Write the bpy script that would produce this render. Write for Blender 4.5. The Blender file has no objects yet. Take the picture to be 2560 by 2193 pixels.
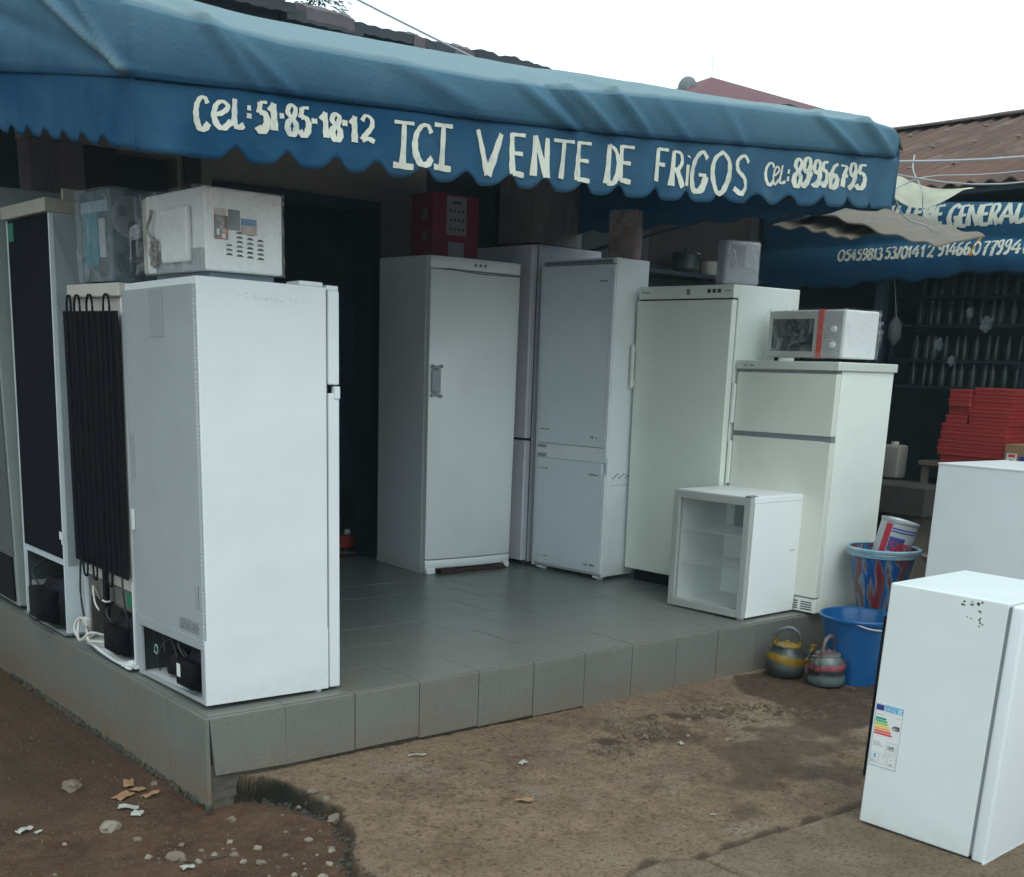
import bpy, bmesh, math, random
from mathutils import Vector, Matrix, noise
random.seed(7)
R = math.radians
S = bpy.context.scene
C = S.collection

# ------------------------------------------------------------------ camera
cam_d = bpy.data.cameras.new('camera'); cam = bpy.data.objects.new('camera', cam_d); C.objects.link(cam); S.camera = cam
YAW, PITCH, ROLL = -0.70323, 0.27478, 0.03752
fw = Vector((-math.sin(YAW)*math.cos(PITCH), math.cos(YAW)*math.cos(PITCH), -math.sin(PITCH)))
rt = Vector((math.cos(YAW), math.sin(YAW), 0)); up = rt.cross(fw)
r2 = rt*math.cos(ROLL) + up*math.sin(ROLL); u2 = up*math.cos(ROLL) - rt*math.sin(ROLL)
cam.matrix_world = Matrix(((r2.x, u2.x, -fw.x, -1.757), (r2.y, u2.y, -fw.y, -3.7686), (r2.z, u2.z, -fw.z, 1.27326), (0, 0, 0, 1)))
cam_d.sensor_fit = 'HORIZONTAL'; cam_d.sensor_width = 36
cam_d.lens = 2913.6/2560*36
cam_d.shift_y = (1727.14-1096.5)/2560
cam_d.clip_start = 0.05; cam_d.clip_end = 2000

# ------------------------------------------------------------------ world, sun, exposure
W = bpy.data.worlds.new('World'); S.world = W; W.use_nodes = True
nt = W.node_tree; nt.nodes.clear()
sky = nt.nodes.new('ShaderNodeTexSky'); sky.sky_type = 'NISHITA'; sky.sun_disc = False
SUN_EL, SUN_AZ = R(58), R(200)
sky.sun_elevation = SUN_EL; sky.sun_rotation = SUN_AZ; sky.dust_density = 4
mx = nt.nodes.new('ShaderNodeMixRGB'); mx.inputs[0].default_value = 0.88
mx.inputs[2].default_value = (12.2, 14.6, 15.6, 1)
bg = nt.nodes.new('ShaderNodeBackground'); bg.inputs[1].default_value = 0.1
wo = nt.nodes.new('ShaderNodeOutputWorld')
nt.links.new(sky.outputs[0], mx.inputs[1]); nt.links.new(mx.outputs[0], bg.inputs[0]); nt.links.new(bg.outputs[0], wo.inputs[0])
sd = bpy.data.lights.new('sun', 'SUN'); sd.energy = 0.5; sd.angle = R(25); sd.color = (1, .97, .92)
sun = bpy.data.objects.new('sun', sd); C.objects.link(sun)
sdir = Vector((math.sin(SUN_AZ)*math.cos(SUN_EL), math.cos(SUN_AZ)*math.cos(SUN_EL), math.sin(SUN_EL)))
sun.rotation_euler = sdir.to_track_quat('Z', 'Y').to_euler()
S.render.engine = 'CYCLES'
S.view_settings.view_transform = 'Standard'; S.view_settings.look = 'None'
S.view_settings.exposure = .22; S.view_settings.gamma = 1; S.view_settings.use_curve_mapping = False
S.cycles.max_bounces = 8

# ------------------------------------------------------------------ materials
MATS = {}
def mat(name, col, rough=.6, var=.12, scale=6, col2=None, bump=0, bscale=40, metal=0, coat=0, stain=None, samt=0, sscale=3, stretch=(1, 1, 1), trans=0, alpha=1, speck=0, spec=.5, ior=None, grad=None):
    if name in MATS: return MATS[name]
    m = bpy.data.materials.new(name); m.use_nodes = True; n = m.node_tree.nodes; l = m.node_tree.links
    p = n['Principled BSDF']; tc = n.new('ShaderNodeTexCoord'); mp = n.new('ShaderNodeMapping'); mp.inputs['Scale'].default_value = stretch
    l.new(tc.outputs['Object'], mp.inputs[0])
    t = n.new('ShaderNodeTexNoise'); t.inputs['Scale'].default_value = scale; t.inputs['Detail'].default_value = 8; t.inputs['Roughness'].default_value = .6
    l.new(mp.outputs[0], t.inputs['Vector'])
    cr = n.new('ShaderNodeMapRange'); cr.inputs[1].default_value = .3; cr.inputs[2].default_value = .7
    l.new(t.outputs[0], cr.inputs[0])
    mixn = n.new('ShaderNodeMixRGB')
    c2 = col2 or tuple(c*(1-var) for c in col)
    mixn.inputs[1].default_value = (*col, 1); mixn.inputs[2].default_value = (*c2, 1)
    l.new(cr.outputs[0], mixn.inputs[0]); out = mixn.outputs[0]
    if stain:
        t2 = n.new('ShaderNodeTexNoise'); t2.inputs['Scale'].default_value = sscale; t2.inputs['Detail'].default_value = 10; t2.inputs['Roughness'].default_value = .7
        mp2 = n.new('ShaderNodeMapping'); mp2.inputs['Scale'].default_value = stretch; mp2.inputs['Location'].default_value = (3.3, 1.7, 8)
        l.new(tc.outputs['Object'], mp2.inputs[0]); l.new(mp2.outputs[0], t2.inputs['Vector'])
        r = n.new('ShaderNodeMapRange'); r.inputs[1].default_value = .52; r.inputs[2].default_value = .75; r.inputs[3].default_value = 0; r.inputs[4].default_value = samt
        l.new(t2.outputs[0], r.inputs[0]); mm = n.new('ShaderNodeMixRGB'); mm.inputs[2].default_value = (*stain, 1)
        l.new(r.outputs[0], mm.inputs[0]); l.new(out, mm.inputs[1]); out = mm.outputs[0]
    if 'enamel' in name and not grad: grad = (('Z', .10, 0, (.40, .38, .33), .28),)
    for ax, ga, gb, gc, gm in (grad or ()):
        sx = n.new('ShaderNodeSeparateXYZ'); l.new(tc.outputs['Object'], sx.inputs[0])
        gn = n.new('ShaderNodeTexNoise'); gn.inputs['Scale'].default_value = 14; gn.inputs['Detail'].default_value = 8; gn.inputs['Roughness'].default_value = .7; l.new(tc.outputs['Object'], gn.inputs['Vector'])
        g1 = n.new('ShaderNodeMapRange'); g1.inputs[1].default_value = ga; g1.inputs[2].default_value = gb; g1.inputs[3].default_value = 0; g1.inputs[4].default_value = 1; l.new(sx.outputs[ax], g1.inputs[0])
        g2 = n.new('ShaderNodeMapRange'); g2.inputs[1].default_value = .35; g2.inputs[2].default_value = .65; g2.inputs[3].default_value = .25; g2.inputs[4].default_value = 1.3; l.new(gn.outputs[0], g2.inputs[0])
        g3 = n.new('ShaderNodeMath'); g3.operation = 'MULTIPLY'; l.new(g1.outputs[0], g3.inputs[0]); l.new(g2.outputs[0], g3.inputs[1])
        g4 = n.new('ShaderNodeMath'); g4.operation = 'MULTIPLY'; g4.use_clamp = True; g4.inputs[1].default_value = gm; l.new(g3.outputs[0], g4.inputs[0])
        gx = n.new('ShaderNodeMixRGB'); gx.inputs[2].default_value = (*gc, 1); l.new(g4.outputs[0], gx.inputs[0]); l.new(out, gx.inputs[1]); out = gx.outputs[0]
    if speck:
        t3 = n.new('ShaderNodeTexNoise'); t3.inputs['Scale'].default_value = 160; t3.inputs['Detail'].default_value = 2
        l.new(tc.outputs['Object'], t3.inputs['Vector'])
        r = n.new('ShaderNodeMapRange'); r.inputs[1].default_value = .35; r.inputs[2].default_value = .7; r.inputs[3].default_value = 1-speck; r.inputs[4].default_value = 1+speck
        l.new(t3.outputs[0], r.inputs[0]); mm = n.new('ShaderNodeVectorMath'); mm.operation = 'SCALE'
        l.new(out, mm.inputs[0]); l.new(r.outputs[0], mm.inputs['Scale']); out = mm.outputs[0]
    l.new(out, p.inputs['Base Color'])
    p.inputs['Roughness'].default_value = rough; p.inputs['Metallic'].default_value = metal
    p.inputs['Specular IOR Level'].default_value = spec
    if coat: p.inputs['Coat Weight'].default_value = coat; p.inputs['Coat Roughness'].default_value = .15
    if trans: p.inputs['Transmission Weight'].default_value = trans
    if ior: p.inputs['IOR'].default_value = ior
    if alpha < 1: p.inputs['Alpha'].default_value = alpha
    if 'enamel' in name:
        wv = n.new('ShaderNodeTexNoise'); wv.inputs['Scale'].default_value = 2.6; wv.inputs['Detail'].default_value = 2; l.new(tc.outputs['Object'], wv.inputs['Vector'])
        wb = n.new('ShaderNodeBump'); wb.inputs['Strength'].default_value = .35; wb.inputs['Distance'].default_value = .03; l.new(wv.outputs[0], wb.inputs['Height']); l.new(wb.outputs[0], p.inputs['Normal'])
        rn = n.new('ShaderNodeMapRange'); rn.inputs[3].default_value = rough-.08; rn.inputs[4].default_value = rough+.14; l.new(t.outputs[0], rn.inputs[0]); l.new(rn.outputs[0], p.inputs['Roughness'])
        bump = 0
    if bump:
        tb = n.new('ShaderNodeTexNoise'); tb.inputs['Scale'].default_value = bscale; tb.inputs['Detail'].default_value = 6
        l.new(mp.outputs[0], tb.inputs['Vector']); b = n.new('ShaderNodeBump'); b.inputs['Strength'].default_value = bump; b.inputs['Distance'].default_value = .01
        l.new(tb.outputs[0], b.inputs['Height']); l.new(b.outputs[0], p.inputs['Normal'])
    MATS[name] = m; return m

DIRT = (.16, .13, .10)
m_white = mat('white enamel', (.70, .73, .735), .38, .05, 3, stain=(.42, .40, .36), samt=.12, sscale=2.2, bump=.02, bscale=160)
m_white2 = mat('white enamel aged', (.70, .73, .73), .4, .06, 3, stain=(.38, .37, .33), samt=.12, sscale=2.6, bump=.02, bscale=160)
m_cream = mat('greenish cream enamel', (.80, .85, .74), .42, .06, 3, stain=(.34, .33, .26), samt=.12, sscale=2.4, bump=.02, bscale=160)
m_cream2 = mat('pale green enamel', (.80, .84, .77), .42, .05, 3, stain=(.40, .40, .34), samt=.12, sscale=2.4)
m_grey = mat('grey enamel', (.34, .37, .38), .42, .08, 3, stain=(.2, .2, .19), samt=.4)
m_greydk = mat('dull grey green enamel', (.26, .30, .28), .5, .12, 3, stain=(.12, .12, .11), samt=.5)
m_gasket = mat('grey gasket', (.20, .22, .23), .7)
m_darkgap = mat('dark gap', (.03, .035, .04), .8)
m_black = mat('black plastic', (.004, .005, .009), .5, .3, 12, spec=.15)
m_blackpanel = mat('black back panel', (.006, .007, .013), .8, .3, 4, stain=(.012, .012, .014), samt=.5, stretch=(1, 3, .4), spec=.12)
m_blackmetal = mat('black condenser metal', (.004, .005, .010), .7, .4, 20, spec=.15, stain=(.022, .020, .020), samt=.5, sscale=9, stretch=(1, 3, .5))
m_dirtywhite = mat('dirty white liner', (.56, .52, .47), .6, .15, 5, stain=(.27, .22, .17), samt=.75, sscale=5, stretch=(1, 1.5, .5))
m_beige = mat('beige plastic', (.42, .40, .33), .5, .1, 5, stain=(.2, .18, .14), samt=.5, sscale=8)
m_galv = mat('galvanised steel', (.40, .43, .44), .4, .15, 8, stain=(.22, .22, .21), samt=.5, metal=.6)
m_whiteplastic = mat('white plastic', (.70, .71, .70), .4, .05, 6, stain=(.4, .38, .33), samt=.3)
m_cable = mat('white cable', (.62, .60, .54), .5, .15, 20)
m_cableblk = mat('black cable', (.02, .02, .022), .5)
m_red = mat('red plastic', (.62, .07, .04), .45, .1, 8)
m_label = mat('white paper label', (.72, .72, .70), .6, .05, 20)
m_greenst = mat('green sticker', (.02, .20, .13), .6, .1, 20)
m_greenst2 = mat('bright green tape', (.01, .19, .08), .6, .1, 20)
m_orange = mat('orange sticker', (.62, .30, .07), .6, .1, 20)
m_mark = mat('dark print', (.05, .055, .06), .7)
m_steelrod = mat('grey wire', (.45, .47, .48), .4, .1, 20, metal=.5)
m_tile = mat('grey floor tile', (.165, .185, .166), .30, .12, 2.5, stain=(.15, .135, .105), samt=.6, sscale=1.7, bump=.03, bscale=120, speck=.16, grad=(('Y', .9, 0, (.19, .165, .13), .55),))
m_tileside = mat('grey riser tile', (.165, .172, .148), .5, .14, 3, stain=(.17, .13, .09), samt=.8, sscale=2.2, bump=.05, bscale=90, speck=.13, grad=(('Z', -.12, -.30, (.17, .115, .07), .75), ('Z', -.03, 0, (.20, .18, .15), .5)))
m_mortar = mat('dirty mortar', (.11, .095, .075), .95, .4, 12, bump=.8, bscale=30)
m_moss = mat('mossy earth', (.030, .032, .022), .95, .5, 14, col2=(.07, .06, .045), bump=.9, bscale=40)
m_stone = mat('pale stone', (.19, .145, .105), .9, .35, 18, bump=.5, bscale=50, stain=(.1, .075, .055), samt=.6, sscale=14)
m_stone2 = mat('white stone', (.27, .225, .17), .9, .3, 22, bump=.5, bscale=50, stain=(.15, .11, .08), samt=.6, sscale=20)
m_gravel = mat('gravel', (.17, .14, .11), .9, .5, 9, col2=(.09, .07, .055))
m_card = mat('torn cardboard', (.30, .17, .085), .85, .2, 20)
m_paper = mat('grey paper scrap', (.36, .36, .32), .8, .2, 30)
m_wall = mat('brown plaster', (.32, .29, .25), .9, .25, 3, stain=(.2, .18, .16), samt=.8, sscale=1.5, bump=.2, bscale=30)
m_wallpink = mat('faded mauve plaster', (.24, .19, .20), .85, .3, 4, stain=(.05, .04, .042), samt=.8, sscale=5, stretch=(2, 1, .4))
m_walldark = mat('shop interior wall', (.26, .40, .50), .8, .3, 2)
m_frame = mat('dark blue door frame', (.02, .035, .05), .5, .2, 5)
m_ceil = mat('sooty ceiling', (.2, .25, .28), .9)
m_roofdk = mat('dark weathered roof sheet', (.045, .05, .06), .8, .3, 4, stain=(.07, .062, .065), samt=.7, sscale=3, bump=.3, bscale=20)
m_rust = mat('rusty roof sheet', (.14, .078, .055), .9, .35, 1.6, spec=.15, col2=(.075, .052, .045), stain=(.25, .185, .15), samt=.7, sscale=2.2, stretch=(.5, 2.2, 1), bump=.2, bscale=20)
m_asb = mat('old grey sheet', (.17, .145, .11), .85, .25, 6, stain=(.14, .12, .09), samt=.6, bump=.3, bscale=40)
m_tarp = mat('cream tarpaulin', (.46, .46, .35), .7, .12, 6, stain=(.3, .27, .2), samt=.5)
m_wood = mat('grey wood', (.13, .105, .08), .85, .3, 5, stretch=(1, 1, .2), bump=.2)
m_darkpot = mat('dark enamel pot', (.015, .03, .03), .35)
m_wire = mat('grey wire rope', (.35, .36, .37), .5)
m_redroof = mat('red painted roof', (.13, .024, .030), .8, .2, .5, stain=(.09, .03, .03), samt=.5, sscale=.6)
m_leaf = mat('leaf green', (.045, .11, .035), .7, .5, 3)
m_trunk = mat('trunk', (.08, .06, .045), .9, .3, 5)
m_paint = mat('off white sign paint', (.66, .67, .56), .7, .12, 14, stain=(.22, .30, .36), samt=.8, sscale=12)
m_paintO = mat('orange paint', (.5, .25, .03), .7)
m_blue = mat('blue plastic', (.006, .095, .27), .28, .15, 5, stain=(.05, .16, .36), samt=.5, sscale=7, stretch=(3, 3, .7), coat=.2)
m_cratered = mat('red carton', (.38, .030, .026), .6, .25, 5, stain=(.18, .03, .03), samt=.6)
m_glassdk = mat('dark oven glass', (.03, .038, .042), .12, .2, 6, spec=.6)

def plastic_film(name, tint, amt, base=.2, rough=.22, scale=6):
    # thin crumpled packing film: see-through, milky, crease highlights painted in as paler lines
    m = bpy.data.materials.new(name); m.use_nodes = True; n = m.node_tree.nodes; l = m.node_tree.links
    p = n['Principled BSDF']; tc = n.new('ShaderNodeTexCoord')
    w = n.new('ShaderNodeTexNoise'); w.inputs['Scale'].default_value = 3.5; w.inputs['Detail'].default_value = 3; l.new(tc.outputs['Object'], w.inputs['Vector'])
    mixv = n.new('ShaderNodeMixRGB'); mixv.inputs[0].default_value = .45; l.new(tc.outputs['Object'], mixv.inputs[1]); l.new(w.outputs['Color'], mixv.inputs[2])
    v = n.new('ShaderNodeTexVoronoi'); v.feature = 'DISTANCE_TO_EDGE'; v.inputs['Scale'].default_value = scale*.9; l.new(mixv.outputs[0], v.inputs['Vector'])
    t = n.new('ShaderNodeTexNoise'); t.inputs['Scale'].default_value = scale*3; t.inputs['Detail'].default_value = 6; t.inputs['Distortion'].default_value = 1.5; l.new(mixv.outputs[0], t.inputs['Vector'])
    r1 = n.new('ShaderNodeMapRange'); r1.inputs[1].default_value = 0; r1.inputs[2].default_value = .10; r1.inputs[3].default_value = amt*.55; r1.inputs[4].default_value = 0; l.new(v.outputs['Distance'], r1.inputs[0])
    r2 = n.new('ShaderNodeMapRange'); r2.inputs[1].default_value = .45; r2.inputs[2].default_value = .75; r2.inputs[3].default_value = base; r2.inputs[4].default_value = base+amt*.5; l.new(t.outputs[0], r2.inputs[0])
    mul = n.new('ShaderNodeMath'); mul.operation = 'MULTIPLY'; l.new(r1.outputs[0], mul.inputs[0]); l.new(t.outputs[0], mul.inputs[1])
    ad = n.new('ShaderNodeMath'); ad.operation = 'ADD'; ad.use_clamp = True; l.new(mul.outputs[0], ad.inputs[0]); l.new(r2.outputs[0], ad.inputs[1]); l.new(ad.outputs[0], p.inputs['Alpha'])
    p.inputs['Base Color'].default_value = (*tint, 1); p.inputs['Roughness'].default_value = rough
    b = n.new('ShaderNodeBump'); b.inputs['Strength'].default_value = .6; b.inputs['Distance'].default_value = .006
    l.new(ad.outputs[0], b.inputs['Height']); l.new(b.outputs[0], p.inputs['Normal'])
    return m
m_film = plastic_film('packing film', (.80, .82, .81), .38, .02)
m_filmblue = plastic_film('bluish packing film', (.45, .53, .57), .5, .12)
m_filmgrey = plastic_film('dusty packing film', (.60, .61, .62), .6, .10)

def glass_mat():
    m = bpy.data.materials.new('cooler glass'); m.use_nodes = True; n = m.node_tree.nodes; l = m.node_tree.links
    n.clear(); o = n.new('ShaderNodeOutputMaterial'); tr = n.new('ShaderNodeBsdfTransparent'); gl = n.new('ShaderNodeBsdfGlossy'); mixs = n.new('ShaderNodeMixShader')
    tr.inputs[0].default_value = (.99, 1, .995, 1); gl.inputs['Roughness'].default_value = .10; mixs.inputs[0].default_value = .12
    l.new(tr.outputs[0], mixs.inputs[1]); l.new(gl.outputs[0], mixs.inputs[2]); l.new(mixs.outputs[0], o.inputs[0])
    return m
m_glass = glass_mat()

def cloth_mat(name, top, low, dark):
    # woven blue tarpaulin, paler where vertex colour R is high
    m = bpy.data.materials.new(name); m.use_nodes = True; n = m.node_tree.nodes; l = m.node_tree.links
    p = n['Principled BSDF']; tc = n.new('ShaderNodeTexCoord'); at = n.new('ShaderNodeAttribute'); at.attribute_name = 'cloth_tone'
    t = n.new('ShaderNodeTexNoise'); t.inputs['Scale'].default_value = 2.2; t.inputs['Detail'].default_value = 10; t.inputs['Roughness'].default_value = .65
    mp = n.new('ShaderNodeMapping'); mp.inputs['Scale'].default_value = (1.0, 1.0, 1.6); l.new(tc.outputs['Object'], mp.inputs[0]); l.new(mp.outputs[0], t.inputs['Vector'])
    sep = n.new('ShaderNodeSeparateColor'); l.new(at.outputs['Color'], sep.inputs[0])
    ad = n.new('ShaderNodeMath'); ad.operation = 'MULTIPLY_ADD'; ad.inputs[1].default_value = .55; l.new(t.outputs[0], ad.inputs[0]); l.new(sep.outputs[0], ad.inputs[2])
    r = n.new('ShaderNodeMapRange'); r.inputs[1].default_value = .22; r.inputs[2].default_value = 1.0; l.new(ad.outputs[0], r.inputs[0])
    m1 = n.new('ShaderNodeMixRGB'); m1.inputs[1].default_value = (*low, 1); m1.inputs[2].default_value = (*top, 1); l.new(r.outputs[0], m1.inputs[0])
    m2 = n.new('ShaderNodeMixRGB'); m2.inputs[2].default_value = (*dark, 1); l.new(m1.outputs[0], m2.inputs[1]); l.new(sep.outputs[1], m2.inputs[0])
    l.new(m2.outputs[0], p.inputs['Base Color']); p.inputs['Roughness'].default_value = .9; p.inputs['Specular IOR Level'].default_value = .12
    wv = n.new('ShaderNodeTexNoise'); wv.inputs['Scale'].default_value = 90; wv.inputs['Detail'].default_value = 8; b = n.new('ShaderNodeBump'); b.inputs['Strength'].default_value = .5; b.inputs['Distance'].default_value = .006
    l.new(tc.outputs['Object'], wv.inputs['Vector']); l.new(wv.outputs[0], b.inputs['Height']); l.new(b.outputs[0], p.inputs['Normal'])
    tl = n.new('ShaderNodeBsdfTranslucent'); tl.inputs[0].default_value = (.10, .30, .48, 1); ms = n.new('ShaderNodeMixShader'); ms.inputs[0].default_value = .27
    out = [q for q in n if q.type == 'OUTPUT_MATERIAL'][0]
    l.new(p.outputs[0], ms.inputs[1]); l.new(tl.outputs[0], ms.inputs[2]); l.new(ms.outputs[0], out.inputs[0])
    return m
m_cloth = cloth_mat('faded blue tarpaulin', (.160, .300, .370), (.011, .072, .158), (.28, .37, .385))
m_cloth2 = cloth_mat('blue tarpaulin', (.055, .19, .29), (.008, .062, .165), (.18, .27, .30))

# ------------------------------------------------------------------ geometry helpers
def piece(verts, faces): return ([tuple(v) for v in verts], [tuple(f) for f in faces])
def from_bm(bm):
    bm.verts.index_update(); r = ([tuple(v.co) for v in bm.verts], [tuple(v.index for v in f.verts) for f in bm.faces]); bm.free(); return r
def box(x0, x1, y0, y1, z0, z1, b=0, seg=1):
    bm = bmesh.new(); bmesh.ops.create_cube(bm, size=1)
    for v in bm.verts: v.co = Vector(((x0+x1)/2+v.co.x*(x1-x0), (y0+y1)/2+v.co.y*(y1-y0), (z0+z1)/2+v.co.z*(z1-z0)))
    if b: bmesh.ops.bevel(bm, geom=bm.edges[:], offset=min(b, abs(x1-x0)*.45, abs(y1-y0)*.45, abs(z1-z0)*.45), segments=seg+1, profile=.5, affect='EDGES')
    return from_bm(bm)
def lathe(prof, n=28, c=(0, 0, 0), close=True):
    V = []; F = []; k = len(prof)
    for i in range(n):
        a = 2*math.pi*i/n
        for r, z in prof: V.append((c[0]+r*math.cos(a), c[1]+r*math.sin(a), c[2]+z))
    for i in range(n):
        j = (i+1) % n
        for q in range(k-1): F.append((i*k+q, j*k+q, j*k+q+1, i*k+q+1))
    if close:
        if prof[0][0] > 1e-5: F.append(tuple(i*k for i in range(n))[::-1])
        if prof[-1][0] > 1e-5: F.append(tuple(i*k+k-1 for i in range(n)))
    return V, F
def smooth_path(P, sub=6):
    P = [Vector(p) for p in P]
    if len(P) < 3: return P
    out = []
    for i in range(len(P)-1):
        p0 = P[max(i-1, 0)]; p1 = P[i]; p2 = P[i+1]; p3 = P[min(i+2, len(P)-1)]
        for k in range(sub):
            t = k/sub
            out.append(.5*((2*p1)+(p2-p0)*t+(2*p0-5*p1+4*p2-p3)*t*t+(3*p1-p0-3*p2+p3)*t**3))
    out.append(P[-1]); return out
def tube(P, r, n=8, sub=6, taper=None):
    P = smooth_path(P, sub); V = []; F = []; m = len(P); ref = Vector((0, 0, 1))
    for i, p in enumerate(P):
        d = (P[min(i+1, m-1)]-P[max(i-1, 0)]).normalized()
        a = d.cross(ref)
        if a.length < .1: a = d.cross(Vector((1, 0, 0)))
        a.normalize(); b = d.cross(a)
        rr = r if taper is None else r+(taper-r)*i/(m-1)
        for k in range(n):
            t = 2*math.pi*k/n; V.append(tuple(p+a*rr*math.cos(t)+b*rr*math.sin(t)))
        if i:
            for k in range(n): F.append(((i-1)*n+k, (i-1)*n+(k+1) % n, i*n+(k+1) % n, i*n+k))
    F.append(tuple(range(n))[::-1]); F.append(tuple((m-1)*n+k for k in range(n))); return V, F
def xf(pc, M):
    return [tuple(M @ Vector(v)) for v in pc[0]], pc[1]
def grid(fn, nu, nv):
    V = [fn(i/nu, j/nv) for j in range(nv+1) for i in range(nu+1)]
    F = [(j*(nu+1)+i, j*(nu+1)+i+1, (j+1)*(nu+1)+i+1, (j+1)*(nu+1)+i) for j in range(nv) for i in range(nu)]
    return V, F
def slab(pc, d):
    # give an open sheet thickness along vector d
    V, F = pc; d = Vector(d); n = len(V)
    V2 = [tuple(Vector(v)+d) for v in V]; from collections import Counter
    cnt = Counter(); 
    for f in F:
        for a, b in zip(f, f[1:]+f[:1]): cnt[(a, b)] += 1
    side = [(a, b) for (a, b) in cnt if (b, a) not in cnt]
    return V+V2, list(F)+[tuple(i+n for i in f)[::-1] for f in F]+[(b, a, a+n, b+n) for a, b in side]
def mk(name, pcs, m, parent=None, smooth=False, kind=None, label=None):
    if isinstance(pcs, tuple): pcs = [pcs]
    V = []; F = []
    for v, f in pcs:
        o = len(V); V += list(v); F += [tuple(i+o for i in q) for q in f]
    me = bpy.data.meshes.new(name); me.from_pydata(V, [], F); me.materials.append(m)
    bm = bmesh.new(); bm.from_mesh(me); bmesh.ops.recalc_face_normals(bm, faces=bm.faces[:]); bm.to_mesh(me); bm.free()
    if smooth:
        me.shade_smooth()
        try: me.set_sharp_from_angle(angle=R(38))
        except Exception: pass
    o = bpy.data.objects.new(name, me); C.objects.link(o)
    if parent: o.parent = parent
    if name in ('print_marks', 'scuff', 'dirt_band', 'paint_chip', 'slide_rail', 'rating_label') and len(pcs) > 1: kind = 'stuff'
    if kind: o['kind'] = kind
    if label: o['label'] = label
    return o
def mks(name, pcs, m, parent=None, smooth=False):
    # alike pieces that can be told apart: one object each
    return [mk(name, [p], m, parent, smooth) for p in pcs]
def thing(name, label, cat, loc=(0, 0, 0), yaw=0, tilt=(0, 0), group=None):
    o = bpy.data.objects.new(name, None); C.objects.link(o); o.empty_display_size = .1
    M = Matrix.Rotation(yaw, 4, 'Z'); tl = math.hypot(*tilt)
    if tl > 1e-6: M = Matrix.Rotation(tl, 4, Vector((-tilt[1], tilt[0], 0))) @ M
    o.matrix_world = Matrix.Translation(loc) @ M
    o['label'] = label; o['category'] = cat
    if group: o['group'] = group
    return o
def tag(o, label, cat, group=None):
    o['label'] = label; o['category'] = cat
    if group: o['group'] = group
    return o
def lerp(tab, x):
    if x <= tab[0][0]: return tab[0][1]
    for (a, b), (c, d) in zip(tab, tab[1:]):
        if x <= c: return b+(d-b)*(x-a)/(c-a)
    return tab[-1][1]
def nz(x, y, z=0, s=1.): return noise.noise(Vector((x*s, y*s, z*s)))
def fbm(x, y, z=0, s=1., o=4):
    v = 0; a = .5
    for _ in range(o): v += a*noise.noise(Vector((x*s, y*s, z*s))); s *= 2.03; a *= .5
    return v

# ------------------------------------------------------------------ ground
EDGE = [(-6, -2.2), (-3, -.8), (-1.6, -.2), (-1.035, .056), (-.935, .056), (-.765, .128), (-.694, .196), (-.467, .268), (-.323, .26), (-.165, .24), (-.03, .19), (0, .13), (.02, .10), (40, .10)]
SLB = [(-6, -4.2), (0, -2.0), (.45, -1.58), (.66, -1.462), (.787, -1.431), (.889, -1.426), (.974, -1.466), (1.021, -1.492), (1.321, -1.483), (1.594, -1.508), (1.851, -1.518), (6, -1.60), (400, -1.7)]
WET = [(3.0, -.30, .22, 2.2), (2.88, -.60, .17, 1.9), (2.72, -.78, .18, 1.3), (3.15, -.7, .25, 1.6), (3.2, -.5, .22, 1), (1.92, -.45, .10, .7), (1.95, -.6, .12, .7), (2.05, -.85, .2, .55), (2.35, -.95, .25, .55), (1.8, -1.1, .2, .5), (2.05, -1.2, .25, .55), (1.5, -1.33, .14, .55), (2.35, -.75, .12, .5), (1.72, -.2, .08, .6)]
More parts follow.
